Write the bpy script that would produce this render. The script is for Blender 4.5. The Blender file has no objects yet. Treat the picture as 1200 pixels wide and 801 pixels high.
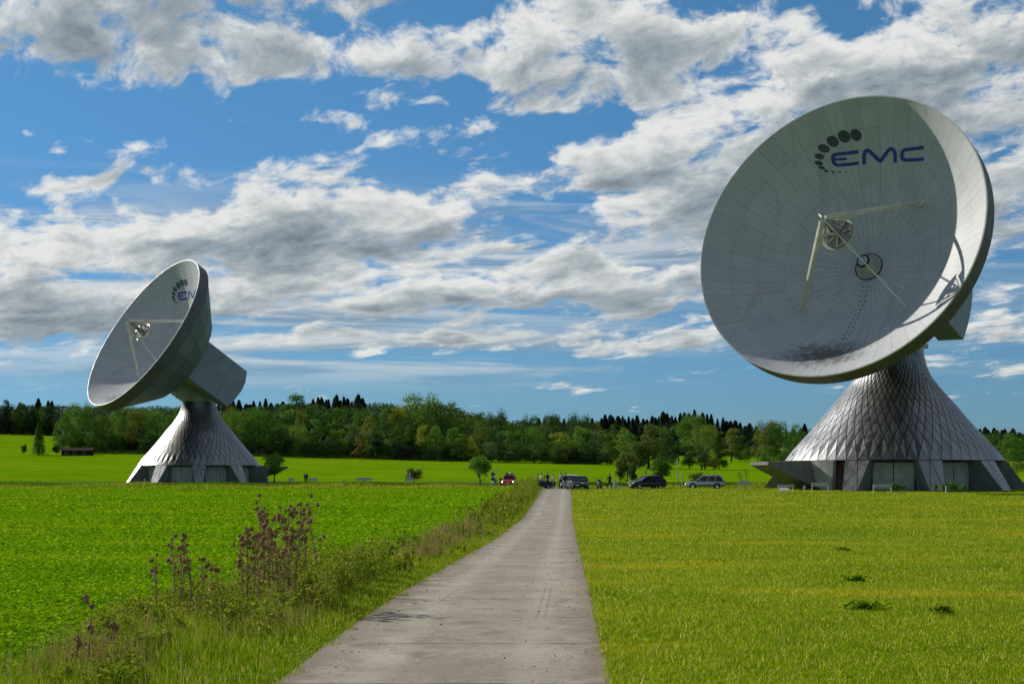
import bpy, bmesh, math, random
import numpy as np
from mathutils import Vector, Matrix
PI = math.pi
R = math.radians
rnd = random.Random(7)
rng = np.random.default_rng(11)
SC = bpy.context.scene
COL = SC.collection
EYE = 2.0          # camera height above the track
FPX = 2000.0       # focal length in photo pixels (1200 px wide)

# ------------------------------------------------------------------ helpers
def ipx(x, Y):     # sideways position of a photo column at a distance
    return (x - 600.0) / FPX * Y

class MB:
    def __init__(s): s.v = []; s.f = []; s.m = []
    def face(s, pts, m=0):
        b = len(s.v); s.v += [tuple(p) for p in pts]; s.f.append(tuple(range(b, b + len(pts)))); s.m.append(m)
    def mesh(s, verts, faces, m=0):
        b = len(s.v); s.v += [tuple(p) for p in verts]
        for f in faces: s.f.append(tuple(b + i for i in f)); s.m.append(m)
    def box(s, c, d, m=0, rot=None, bev=0.0):
        x, y, z = d[0] / 2, d[1] / 2, d[2] / 2
        if bev > 0:
            e = min(bev, x * .45, y * .45, z * .45)
            vs = []; 
            for (sx, sy, sz) in [(a, b_, c_) for a in (-1, 1) for b_ in (-1, 1) for c_ in (-1, 1)]:
                vs += [Vector((sx * (x - e), sy * (y - e), sz * z)), Vector((sx * (x - e), sy * y, sz * (z - e))), Vector((sx * x, sy * (y - e), sz * (z - e)))]
            bm = bmesh.new()
            for v in vs: bm.verts.new(v)
            bmesh.ops.convex_hull(bm, input=bm.verts)
            bm.verts.index_update(); vs = [v.co.copy() for v in bm.verts]; fs = [[v.index for v in f.verts] for f in bm.faces]; bm.free()
        else:
            vs = [Vector((a * x, b * y, c_ * z)) for a in (-1, 1) for b in (-1, 1) for c_ in (-1, 1)]
            fs = [(0, 1, 3, 2), (4, 6, 7, 5), (0, 4, 5, 1), (2, 3, 7, 6), (0, 2, 6, 4), (1, 5, 7, 3)]
        if rot is not None: vs = [rot @ v for v in vs]
        s.mesh([v + Vector(c) for v in vs], fs, m)
    def tube(s, pts, rad, n=8, m=0, cap=True):
        pts = [Vector(p) for p in pts]
        if not hasattr(rad, '__len__'): rad = [rad] * len(pts)
        rings = []; up = None
        for i, p in enumerate(pts):
            d = (pts[min(i + 1, len(pts) - 1)] - pts[max(i - 1, 0)]).normalized()
            if up is None: up = d.orthogonal().normalized()
            up = (up - d * up.dot(d))
            up = up.normalized() if up.length > 1e-6 else d.orthogonal().normalized()
            q = d.cross(up)
            rings.append([p + (up * math.cos(2 * PI * k / n) + q * math.sin(2 * PI * k / n)) * rad[i] for k in range(n)])
        vs = [v for r in rings for v in r]; fs = []
        for i in range(len(rings) - 1):
            for k in range(n): fs.append((i * n + k, i * n + (k + 1) % n, (i + 1) * n + (k + 1) % n, (i + 1) * n + k))
        if cap: fs.append(tuple(range(n - 1, -1, -1))); fs.append(tuple(range((len(rings) - 1) * n, len(rings) * n)))
        s.mesh(vs, fs, m)
    def lathe(s, prof, n=24, c=(0, 0, 0), ax='z', m=0, closed=False):
        vs = []
        for r, z in prof:
            for k in range(n):
                a = 2 * PI * k / n; p = (r * math.cos(a), r * math.sin(a), z)
                if ax == 'y': p = (p[0], p[2], p[1])
                if ax == 'x': p = (p[2], p[0], p[1])
                vs.append((p[0] + c[0], p[1] + c[1], p[2] + c[2]))
        fs = []; L = len(prof)
        for i in range(L - (0 if closed else 1)):
            j = (i + 1) % L
            for k in range(n): fs.append((i * n + k, i * n + (k + 1) % n, j * n + (k + 1) % n, j * n + k))
        s.mesh(vs, fs, m)
    def beam(s, a, b, w, h, m=0, up=(0, 0, 1)):
        a = Vector(a); b = Vector(b); d = b - a; L = d.length; d.normalize(); u = Vector(up)
        q = d.cross(u)
        if q.length < 1e-4: q = d.orthogonal()
        q.normalize(); u = q.cross(d)
        rot = Matrix((d, q, u)).transposed()
        s.box((a + b) / 2, (L, w, h), m, rot)
    def prism(s, poly, h0, h1, fn=None, m=0):
        n = len(poly); fn = fn or (lambda x, y, h: (x, y, h))
        vs = [fn(x, y, h0) for x, y in poly] + [fn(x, y, h1) for x, y in poly]
        fs = [tuple(range(n - 1, -1, -1)), tuple(range(n, 2 * n))] + [(i, (i + 1) % n, n + (i + 1) % n, n + i) for i in range(n)]
        s.mesh(vs, fs, m)
    def build(s, name, mats, parent=None, smooth=False, ang=None):
        me = bpy.data.meshes.new(name); me.from_pydata(s.v, [], s.f)
        if not isinstance(mats, (list, tuple)): mats = [mats]
        for m in mats: me.materials.append(m)
        me.polygons.foreach_set('material_index', s.m)
        bm = bmesh.new(); bm.from_mesh(me); bmesh.ops.remove_doubles(bm, verts=bm.verts, dist=1e-5)
        bmesh.ops.recalc_face_normals(bm, faces=bm.faces); bm.to_mesh(me); bm.free()
        if smooth:
            me.polygons.foreach_set('use_smooth', [True] * len(me.polygons))
            if ang: me.set_sharp_from_angle(angle=R(ang))
        me.update()
        o = bpy.data.objects.new(name, me); COL.objects.link(o)
        if parent: o.parent = parent
        return o

def np_mesh(name, V, n, mat, tint=None):
    """one mesh of separate n-gons: V is (faces*n, 3)"""
    V = np.ascontiguousarray(V, np.float32).reshape(-1, 3); N = len(V); F = N // n
    me = bpy.data.meshes.new(name)
    me.vertices.add(N); me.vertices.foreach_set('co', V.ravel())
    me.loops.add(N); me.loops.foreach_set('vertex_index', np.arange(N, dtype=np.int32))
    me.polygons.add(F); me.polygons.foreach_set('loop_start', np.arange(0, N, n, dtype=np.int32))
    if tint is not None:
        at = me.attributes.new('tint', 'FLOAT_COLOR', 'POINT')
        c = np.ones((N, 4), np.float32); c[:, :3] = np.repeat(tint, n, axis=0); at.data.foreach_set('color', c.ravel())
    me.materials.append(mat); me.update(calc_edges=True)
    return me
def link(name, me, parent=None):
    o = bpy.data.objects.new(name, me); COL.objects.link(o)
    if parent: o.parent = parent
    return o
def tag(o, label=None, cat=None, group=None, kind=None):
    if label: o['label'] = label
    if cat: o['category'] = cat
    if group: o['group'] = group
    if kind: o['kind'] = kind
    return o
def thing(name, label, cat, loc=(0, 0, 0), rz=0.0, group=None):
    o = bpy.data.objects.new(name, None); COL.objects.link(o); o.empty_display_size = .3
    o.location = loc; o.rotation_euler = (0, 0, rz)
    return tag(o, label, cat, group)
def copy_tree(o, parent=None):
    c = o.copy(); COL.objects.link(c)
    if parent: c.parent = parent
    for ch in list(o.children): copy_tree(ch, c)
    return c

# ------------------------------------------------------------------ materials
class NT:
    def __init__(s, tree): s.t = tree; s.n = tree.nodes; s.l = tree.links
    def node(s, typ, **kw):
        nd = s.n.new(typ)
        for k, v in kw.items(): setattr(nd, k, v)
        return nd
    def put(s, sock, v):
        if v is None: return
        if hasattr(v, 'is_output') or isinstance(v, bpy.types.NodeSocket): s.l.new(v, sock)
        else:
            if sock.type == 'RGBA' and len(v) == 3: v = (*v, 1)
            sock.default_value = v
    def math(s, op, a, b=None, c=None, clamp=False):
        nd = s.node('ShaderNodeMath', operation=op, use_clamp=clamp)
        for i, v in enumerate((a, b, c)): s.put(nd.inputs[i], v)
        return nd.outputs[0]
    def vmath(s, op, a, b=None):
        nd = s.node('ShaderNodeVectorMath', operation=op); s.put(nd.inputs[0], a); s.put(nd.inputs[1], b)
        return nd.outputs['Value' if op in ('LENGTH', 'DOT_PRODUCT') else 'Vector']
    def mix(s, f, a, b, mode='MIX'):
        nd = s.node('ShaderNodeMix', data_type='RGBA', blend_type=mode)
        s.put(nd.inputs[0], f); s.put(nd.inputs[6], a); s.put(nd.inputs[7], b)
        return nd.outputs[2]
    def mapr(s, v, a, b, c=0.0, d=1.0, smooth=True):
        nd = s.node('ShaderNodeMapRange', interpolation_type='SMOOTHSTEP' if smooth else 'LINEAR')
        for i, q in enumerate((v, a, b, c, d)): s.put(nd.inputs[i], q)
        return nd.outputs[0]
    def noise(s, vec, scale, detail=4, rough=.55, dist=0.0, dim='3D'):
        nd = s.node('ShaderNodeTexNoise', noise_dimensions=dim); s.put(nd.inputs['Vector'], vec)
        nd.inputs['Scale'].default_value = scale; nd.inputs['Detail'].default_value = detail
        nd.inputs['Roughness'].default_value = rough; nd.inputs['Distortion'].default_value = dist
        return nd.outputs['Fac']
    def map(s, vec, loc=(0, 0, 0), rot=(0, 0, 0), sc=(1, 1, 1)):
        nd = s.node('ShaderNodeMapping'); s.put(nd.inputs['Vector'], vec)
        nd.inputs['Location'].default_value = loc; nd.inputs['Rotation'].default_value = rot; nd.inputs['Scale'].default_value = sc
        return nd.outputs[0]
    def sep(s, v):
        nd = s.node('ShaderNodeSeparateXYZ'); s.put(nd.inputs[0], v); return nd.outputs
    def comb(s, x=0.0, y=0.0, z=0.0):
        nd = s.node('ShaderNodeCombineXYZ')
        for i, v in enumerate((x, y, z)): s.put(nd.inputs[i], v)
        return nd.outputs[0]
def newmat(name):
    m = bpy.data.materials.new(name); m.use_nodes = True
    t = NT(m.node_tree); b = t.n['Principled BSDF']
    return m, t, b
def setp(t, b, base=None, rough=None, metal=None, spec=None, normal=None, emis=None, estr=None):
    t.put(b.inputs['Base Color'], base); t.put(b.inputs['Roughness'], rough); t.put(b.inputs['Metallic'], metal)
    t.put(b.inputs['Specular IOR Level'], spec)
    if normal is not None: t.put(b.inputs['Normal'], normal)
    if emis is not None: t.put(b.inputs['Emission Color'], emis); t.put(b.inputs['Emission Strength'], estr)
def bump(t, h, strength=.3, dist=.02):
    nd = t.node('ShaderNodeBump'); nd.inputs['Strength'].default_value = strength; nd.inputs['Distance'].default_value = dist
    t.put(nd.inputs['Height'], h); return nd.outputs[0]
def plain(name, base, rough=.5, metal=0.0, var=.12, scale=3.0, spec=.5):
    """paint, metal or cloth with a little wear: base colour varied by two noises"""
    m, t, b = newmat(name)
    co = t.node('ShaderNodeTexCoord').outputs['Object']
    n1 = t.noise(co, scale, 5); n2 = t.noise(co, scale * 9, 3)
    f = t.math('ADD', t.math('MULTIPLY', n1, .7), t.math('MULTIPLY', n2, .3))
    c = t.mix(t.mapr(f, .3, .7), tuple(x * (1 - var) for x in base), tuple(min(1, x * (1 + var)) for x in base))
    setp(t, b, c, t.mapr(n1, .3, .7, max(0.02, rough - .06), rough + .06), metal, spec)
    return m
def emit(name, col, strength):
    m, t, b = newmat(name); setp(t, b, col, .3, 0, .5, None, (*col, 1), strength); return m
def concrete(name, base, scale=.6):
    m, t, b = newmat(name); co = t.node('ShaderNodeTexCoord').outputs['Object']
    n = t.noise(co, scale, 6, .65); st = t.noise(t.map(co, sc=(2.2, 2.2, .25)), 1.2, 4)
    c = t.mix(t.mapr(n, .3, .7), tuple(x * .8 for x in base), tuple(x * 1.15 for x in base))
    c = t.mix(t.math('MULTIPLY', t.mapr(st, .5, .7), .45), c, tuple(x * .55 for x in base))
    setp(t, b, c, .9, 0, .2, bump(t, n, .2, .03)); return m

M = {}
M['white'] = plain('white_paint', (.48, .49, .49), .5)
M['offwhite'] = plain('weathered_white_paint', (.34, .35, .32), .55, var=.18, scale=.8)
M['strut'] = plain('cream_strut_paint', (.47, .47, .40), .5, var=.2, scale=.8)
M['rusty'] = plain('stained_frame_paint', (.2, .195, .175), .6, var=.6, scale=1.2)
M['dark'] = plain('dark_metal', (.03, .03, .032), .5)
M['black'] = plain('black_rubber', (.015, .015, .016), .8)
M['glass'] = plain('dark_glass', (.012, .015, .016), .1, 0, .05, 2, .4)
M['chrome'] = plain('bright_metal', (.6, .6, .6), .25, 1.0)
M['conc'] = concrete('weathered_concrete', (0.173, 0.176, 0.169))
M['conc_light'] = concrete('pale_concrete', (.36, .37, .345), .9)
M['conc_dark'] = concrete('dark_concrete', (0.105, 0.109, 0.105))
M['seam'] = plain('dark_seam', (.012, .012, .013), .85)
M['blue'] = plain('blue_lettering', (.018, .035, .24), .45, var=.25, scale=1.5)
M['disc'] = plain('slate_disc_paint', (.035, .05, .07), .45, var=.3, scale=1.5)
M['red'] = plain('red_paint', (.42, .02, .02), .3)
M['reddoor'] = plain('dark_red_door', (.05, .007, .006), .5)
M['silver'] = plain('silver_car_paint', (.38, .41, .44), .28, .6)
M['carblack'] = plain('black_car_paint', (.012, .014, .017), .2)
M['cargreen'] = plain('dark_green_car_paint', (.012, .032, .028), .38, spec=.3)
M['carwhite'] = plain('white_car_paint', (.6, .6, .6), .3)
M['tail'] = plain('red_tail_lamp', (.35, .01, .01), .25)
M['lens'] = plain('clear_lamp_lens', (.75, .75, .72), .12, .3)
M['lamp_on'] = emit('lit_headlamp', (1, .93, .78), 6.0)
M['plate'] = plain('number_plate', (.7, .7, .68), .4)
M['wood'] = plain('old_brown_wood', (.028, .020, .016), 1.0, var=.35, spec=.02)
M['roofbrown'] = plain('brown_roof_tiles', (.050, .032, .024), 1.0, var=.3, spec=.02)
M['signblue'] = plain('dark_blue_sign', (.015, .03, .12), .4)
M['postgrey'] = plain('grey_post', (.32, .34, .36), .5)
M['barkdark'] = plain('bark', (.045, .038, .03), .95, var=.3)
M['skin'] = plain('skin', (.45, .27, .19), .6)
M['jeans'] = plain('blue_denim', (.06, .12, .26), .9)
M['cblack'] = plain('black_cloth', (.012, .012, .014), .95)
M['cnavy'] = plain('navy_cloth', (.02, .03, .10), .95)
M['cpink'] = plain('pale_pink_cloth', (.55, .36, .36), .95)
M['cwhite'] = plain('white_cloth', (.68, .68, .68), .95)
M['cgrey'] = plain('grey_cloth', (.2, .22, .26), .95)
M['hairdark'] = plain('dark_hair', (.018, .013, .01), .7)
M['hairred'] = plain('auburn_hair', (.13, .03, .03), .7)
M['seedhead'] = plain('dry_seed_head', (.25, .135, .055), .9, var=.6, scale=30)
M['drystem'] = plain('dry_brown_stem', (.28, .185, .085), .9, var=.35, scale=6)

def foliage(name, use='object', base=(.06, .1, .02), trans=.38):
    m, t, b = newmat(name)
    geo = t.node('ShaderNodeNewGeometry'); rp = geo.outputs['Random Per Island']
    if use == 'object': col = t.node('ShaderNodeObjectInfo').outputs['Color']
    elif use == 'tint': col = t.node('ShaderNodeAttribute', attribute_name='tint').outputs['Color']
    else: col = base
    n = t.noise(geo.outputs['Position'], .35, 3)
    k = t.math('ADD', t.math('MULTIPLY', rp, .7), t.math('MULTIPLY', n, .9))
    c = t.mix(1.0, col, t.comb(*( [t.math('ADD', k, .2)] * 3)), 'MULTIPLY')
    c = t.mix(t.math('MULTIPLY', t.mapr(rp, .9, 1.0), .35), c, (.16, .13, .02))
    setp(t, b, c, .75, 0, .06)
    tr = t.node('ShaderNodeBsdfTranslucent'); t.put(tr.inputs['Color'], t.mix(.5, c, (1.0, 1.0, .35), 'MULTIPLY'))
    mx = t.node('ShaderNodeMixShader'); mx.inputs[0].default_value = trans
    t.l.new(b.outputs[0], mx.inputs[1]); t.l.new(tr.outputs[0], mx.inputs[2])
    t.l.new(mx.outputs[0], t.n['Material Output'].inputs['Surface'])
    return m
M['leaf'] = foliage('tree_leaves', 'object')
M['woodleaf'] = foliage('wood_leaves', 'tint')

# ------------------------------------------------------------------ terrain
KY = [-80, 10, 16.3, 21, 29, 40.5, 66, 103, 150, 185, 200, 320]
KZ = [-2.0, -2.0, -2.0, -1.96, -1.99, -2.15, -2.5, -2.735, -2.25, -1.72, -1.6, -1.6]
_yy = np.linspace(-80, 320, 1601)
_zz = np.interp(_yy, KY, KZ)
_k = np.exp(-np.linspace(-2.2, 2.2, 33) ** 2); _k /= _k.sum()
_zs = np.convolve(np.pad(_zz, 16, 'edge'), _k, 'valid')
PX = np.array([-400, 0, 160, 354, 495, 600, 700, 800, 1200, 1700])
E1 = np.array([.0135, .013, .0125, .0102, .0082, .0063, .0056, .0047, .0042, .004])
E2 = np.array([.026, .025, .0225, .022, .019, .0125, .0115, .0125, .0085, .008])
def ground_z(X, Y):
    X = np.asarray(X, float); Y = np.asarray(Y, float)
    z0 = np.interp(Y, _yy, _zs)
    z1 = np.interp(X, ipx(PX, 650.0), E1 * 650)
    z2 = np.interp(X, ipx(PX, 1100.0), E2 * 1100)
    t = np.clip((Y - 320) / 330, 0, 1); a = -1.6 + (z1 + 1.6) * (t * t * .35 + t * .65)
    u = np.clip((Y - 650) / 450, 0, 1); bz = z1 + (z2 - z1) * (u * (1.15 - .15 * u))
    z = np.where(Y < 320, z0, np.where(Y < 650, a, bz))
    z = z + np.where(Y < 320, 0.03 * np.sin(X * .23 + Y * .11) * np.clip((np.abs(X - .03 * Y) - 4) / 6, 0, 1), 0)
    return z + EYE
def gz(X, Y): return float(ground_z(X, Y))
PL0, PR0, PSL = -2.24, .963, .0321
def path_l(Y): return PL0 + (np.asarray(Y) - 16.3) * PSL
def path_r(Y): return PR0 + (np.asarray(Y) - 16.3) * PSL

def sheet(name, ys, lo, hi, nx, mat, lift=0.0, power=1.0):
    """a ground sheet between two boundary functions of Y"""
    us = np.linspace(0, 1, nx) ** power
    V = []; 
    for y in ys:
        a, b = lo(y), hi(y); xs = a + (b - a) * us
        V.append(np.stack([xs, np.full(nx, y), ground_z(xs, np.full(nx, y)) + lift], 1))
    V = np.concatenate(V).astype(np.float32); F = []
    for j in range(len(ys) - 1):
        for i in range(nx - 1): F.append((j * nx + i, j * nx + i + 1, (j + 1) * nx + i + 1, (j + 1) * nx + i))
    me = bpy.data.meshes.new(name); me.from_pydata(V.tolist(), [], F); me.materials.append(mat)
    me.polygons.foreach_set('use_smooth', [True] * len(F)); me.update()
    return tag(link(name, me), kind='structure')

def soil(name, cols, stripes=0.0, sc=1.0):
    """grass or crop ground: three colours mixed by large and small noises"""
    m, t, b = newmat(name); pos = t.node('ShaderNodeNewGeometry').outputs['Position']
    big = t.noise(t.map(pos, sc=(.11 * sc, .2 * sc, .1)), 1.0, 4, .6); mid = t.noise(pos, .9 * sc, 5, .65); fine = t.noise(pos, 9.0, 4, .7)
    f = t.math('ADD', t.math('MULTIPLY', big, .55), t.math('ADD', t.math('MULTIPLY', mid, .28), t.math('MULTIPLY', fine, .17)))
    c = t.mix(t.mapr(f, .36, .62), cols[0], cols[1])
    c = t.mix(t.math('MULTIPLY', t.mapr(big, .52, .72), .8), c, cols[2])
    c = t.mix(t.math('MULTIPLY', t.mapr(fine, .5, .75), .5), c, tuple(x * .45 for x in cols[0]))
    setp(t, b, c, 1.0, 0, 0.0, bump(t, t.math('ADD', fine, mid), .8, .12)); return m
M['cropsoil'] = soil('crop_ground', ((.08, .18, .003), (.12, .24, .004), (.17, .26, .006)))
M['meadow'] = soil('meadow_ground', ((.12, .18, .007), (.20, .26, .010), (.30, .26, .018)))
M['verge'] = soil('verge_ground', ((.07, .12, .012), (.11, .16, .018), (.13, .125, .03)))
def pasture():
    m = M['farfield']; t = NT(m.node_tree); b = t.n['Principled BSDF']; pos = t.node('ShaderNodeNewGeometry').outputs['Position']; src = b.inputs['Base Color'].links[0].from_socket
    k = t.noise(t.map(pos, sc=(.004, .045, .02)), 1.0, 3, .5); p2 = t.noise(t.map(pos, sc=(.05, .09, .05)), 1.0, 5, .65)
    c = t.mix(t.math('MULTIPLY', t.mapr(k, .45, .6), .35), src, (.16, .23, .006)); c = t.mix(t.math('MULTIPLY', t.mapr(p2, .5, .7), .45), c, (.055, .125, .003)); t.put(b.inputs['Base Color'], c)
M['farfield'] = soil('far_field_ground', ((.085, .19, .002), (.14, .265, .003), (.18, .25, .005)), sc=.35)
pasture()
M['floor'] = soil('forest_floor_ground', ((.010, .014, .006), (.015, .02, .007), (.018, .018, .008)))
M['upland'] = soil('upland_ground', ((.06, .1, .014), (.09, .15, .014), (.1, .14, .02)), sc=.3)

def path_mat():
    m, t, b = newmat('track_concrete'); pos = t.node('ShaderNodeNewGeometry').outputs['Position']
    s = t.sep(pos); u = t.math('SUBTRACT', s[0], t.math('MULTIPLY_ADD', s[1], PSL, PL0 - 16.3 * PSL))
    n1 = t.noise(t.map(pos, sc=(.5, .5, .5)), 1.0, 6, .65); n2 = t.noise(t.map(pos, sc=(1.3, 1.0, 1)), 1.0, 7, .68); n3 = t.noise(pos, 14, 4, .7)
    grit = t.noise(pos, 60, 2, .6)
    c = t.mix(t.mapr(n1, .3, .7), (.232, .200, .150), (.38, .338, .258))
    c = t.mix(t.math('MULTIPLY', t.mapr(n2, .48, .68), .75), c, (.12, .105, .09))
    c = t.mix(t.math('MULTIPLY', t.mapr(n3, .42, .62), .42), c, (.17, .15, .125))
    c = t.mix(t.math('MULTIPLY', t.mapr(grit, .52, .64), .45), c, (.12, .105, .09))
    # transverse joints, wandering a little, and a broken line of crumbled spots
    yy = t.math('ADD', s[1], t.math('MULTIPLY', n1, .16))
    fr = t.math('ABSOLUTE', t.math('SUBTRACT', t.math('FRACT', t.math('DIVIDE', yy, 3.6)), .5))
    jn = t.math('MULTIPLY', t.mapr(fr, .018, .007), t.mapr(t.noise(pos, 1.3, 3), .38, .6, .25, 1))
    c = t.mix(t.math('MULTIPLY', jn, .92), c, (.05, .045, .035))
    ck = t.node('ShaderNodeTexVoronoi', feature='DISTANCE_TO_EDGE'); t.put(ck.inputs['Vector'], t.vmath('ADD', t.map(pos, sc=(.42, .3, .4)), t.vmath('MULTIPLY', t.comb(n1, n3, 0.0), (.5, .5, 0))))
    crk = t.math('MULTIPLY', t.mapr(ck.outputs['Distance'], .012, .003), t.mapr(t.noise(pos, .35, 3), .48, .6))
    c = t.mix(t.math('MULTIPLY', crk, .7), c, (.05, .045, .04))
    for (sc_, th_, dk) in ((2.6, .16, .75), (6.5, .22, .6)):      # crumbs of soil, droppings and worn spots
        vo = t.node('ShaderNodeTexVoronoi', feature='F1'); t.put(vo.inputs['Vector'], t.vmath('ADD', pos, t.vmath('MULTIPLY', t.comb(n3, grit, 0.0), (.25, .25, 0)))); vo.inputs['Scale'].default_value = sc_
        ch = t.sep(vo.outputs['Color'])[0]; k_ = t.math('MULTIPLY', t.mapr(vo.outputs['Distance'], th_, th_ * .4), t.math('GREATER_THAN', ch, .72)); c = t.mix(t.math('MULTIPLY', k_, dk), c, (.07, .055, .042))
    # brown soil carried in along both edges and a darker strip in the middle
    ed = t.math('MINIMUM', u, t.math('SUBTRACT', 3.2, u))
    edn = t.math('ADD', ed, t.math('MULTIPLY', t.math('SUBTRACT', t.noise(pos, 1.1, 5, .7), .5), .9))
    c = t.mix(t.math('MULTIPLY', t.mapr(edn, .45, .0), .65), c, (.15, .115, .08))
    tr = t.math('ABSOLUTE', t.math('SUBTRACT', t.math('ABSOLUTE', t.math('SUBTRACT', u, 1.6)), .78))
    c = t.mix(t.math('MULTIPLY', t.mapr(tr, .34, .05), .22), c, (.46, .43, .37))
    # two rubber skid marks
    def skid(u0, du, y0, y1):
        d = t.math('ABSOLUTE', t.math('SUBTRACT', u, t.math('MULTIPLY_ADD', s[1], du, u0 - du * y0)))
        k = t.math('MULTIPLY', t.mapr(d, .03, .012), t.math('MULTIPLY', t.mapr(s[1], y0, y0 + 1.5), t.mapr(s[1], y1, y1 - 2)))
        return k
    sk = t.math('ADD', t.math('ADD', skid(2.35, .006, 22.5, 31), skid(2.46, .004, 22.5, 31)), skid(.75, .035, 25, 31), clamp=True)
    c = t.mix(t.math('MULTIPLY', sk, t.mapr(n3, .3, .65, .05, .45)), c, (.06, .055, .05))
    h = t.math('ADD', t.math('MULTIPLY', n3, .6), t.math('ADD', t.math('MULTIPLY', grit, .3), t.math('MULTIPLY', jn, -1.5)))
    setp(t, b, c, .92, 0, .2, bump(t, h, .5, .03)); return m
M['path'] = path_mat()
M['asphalt'] = plain('grey_asphalt', (.16, .155, .145), .9, var=.2, scale=.5)

ysn = np.concatenate([np.linspace(-60, 8, 12), np.geomspace(9, 196, 150)])
VW = lambda Y: np.interp(Y, [8, 16, 20, 24, 30, 40, 75, 120, 190], [1.8, 2.1, 2.7, 3.1, 2.8, 2.1, 1.6, 2.0, 3.4])
vl = lambda Y: float(path_l(Y) - VW(Y))
sheet('crop_field', ysn, lambda y: -1100.0, vl, 60, M['cropsoil'], power=1.0)
sheet('path', ysn, lambda y: path_l(y) + .0, path_r, 9, M['path'], lift=.014)
sheet('verge_ground', ysn, vl, lambda y: path_l(y) + .03, 12, M['verge'])
sheet('meadow', ysn, lambda y: path_r(y) - .03, lambda y: 1100.0, 60, M['meadow'], power=2.0)
# cut edge of the concrete slab (so that it has a thickness from the side)
for fn, nm in ((path_l, 'path_edge'), (path_r, 'path_edge')):
    mb = MB()
    for a, b_ in zip(ysn[:-1], ysn[1:]):
        pa, pb = float(fn(a)), float(fn(b_)); za, zb = gz(pa, a) + .014, gz(pb, b_) + .014
        mb.face([(pa, a, za), (pb, b_, zb), (pb, b_, zb - .15), (pa, a, za - .15)])
    tag(mb.build(nm, M['path']), kind='structure')
ysr = np.linspace(196, 222, 8)
sheet('roadside_ground', np.array([222, 240, 270, 320, 330]), lambda y: -1100.0, lambda y: 1100.0, 50, M['verge'])
sheet('road_verge_ground', ysr, lambda y: -1100.0, lambda y: 1100.0, 60, M['verge'])
sheet('road', np.linspace(200, 206, 4), lambda y: -1000.0, lambda y: 1000.0, 60, M['asphalt'], lift=.03)
sheet('far_field', np.linspace(330, 1105, 40), lambda y: -1400.0, lambda y: 1400.0, 70, M['farfield'])
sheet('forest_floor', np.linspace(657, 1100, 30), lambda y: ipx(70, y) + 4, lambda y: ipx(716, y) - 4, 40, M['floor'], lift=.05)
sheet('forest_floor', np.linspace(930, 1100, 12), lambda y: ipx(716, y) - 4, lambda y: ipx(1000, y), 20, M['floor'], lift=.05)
sheet('hills', np.linspace(1105, 4200, 30), lambda y: -4200.0, lambda y: 4200.0, 60, M['upland'])

# ------------------------------------------------------------------ grass, crop, weeds
def ground_foliage(name, cols, rough=.55, trans=.25, sx=.05, sy=.16, dry=.12):
    m, t, b = newmat(name); geo = t.node('ShaderNodeNewGeometry'); pos = geo.outputs['Position']; rp = geo.outputs['Random Per Island']
    big = t.noise(t.map(pos, sc=(sx, sy, .1)), 1.0, 4, .6); mid = t.noise(pos, .9, 4, .65)
    f = t.math('ADD', t.math('MULTIPLY', big, .45), t.math('ADD', t.math('MULTIPLY', mid, .25), t.math('MULTIPLY', rp, .3)))
    fine = t.noise(pos, 3.2, 3, .6)
    c = t.mix(t.mapr(f, .34, .64), cols[0], cols[1])
    c = t.mix(t.math('MULTIPLY', t.mapr(big, .5, .7), .75), c, cols[2])
    c = t.mix(t.math('MULTIPLY', t.mapr(fine, .52, .68), .45), c, tuple(x * .42 for x in cols[0]))
    c = t.mix(t.mapr(rp, 1 - dry, 1 - dry + .01), c, cols[3])
    setp(t, b, c, 1.0, 0, 0.0)
    tr = t.node('ShaderNodeBsdfTranslucent'); t.put(tr.inputs['Color'], t.mix(.6, c, (1., 1., .3), 'MULTIPLY'))
    mx = t.node('ShaderNodeMixShader'); mx.inputs[0].default_value = trans
    t.l.new(b.outputs[0], mx.inputs[1]); t.l.new(tr.outputs[0], mx.inputs[2]); t.l.new(mx.outputs[0], t.n['Material Output'].inputs['Surface'])
    return m
M['cropleaf'] = ground_foliage('crop_leaves', ((.135, .29, .004), (.22, .42, .006), (.31, .43, .010), (.34, .46, .04)), trans=.42, rough=.7)
M['meadowgrass'] = ground_foliage('meadow_blades', ((.145, .24, .006), (.29, .38, .009), (.44, .37, .018), (.56, .53, .16)), trans=.5, rough=.65, sx=.11, sy=.2, dry=.16)
M['vergegrass'] = ground_foliage('verge_blades', ((.14, .235, .008), (.235, .325, .012), (.32, .31, .03), (.46, .41, .15)), trans=.45, rough=.65)
M['weedleaf'] = ground_foliage('weed_leaves', ((.12, .20, .012), (.24, .30, .022), (.31, .29, .05), (.44, .38, .15)), trans=.42, rough=.65, sx=.5, sy=.5)
M['drygrass'] = ground_foliage('dry_stalks', ((.24, .16, .08), (.34, .25, .13), (.20, .12, .07), (.42, .34, .22)), trans=.3, sx=.5, sy=.5)
M['darkweed'] = ground_foliage('dark_weed_leaves', ((.09, .18, .008), (.14, .25, .010), (.12, .22, .010), (.19, .29, .02)), trans=.2)

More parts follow.
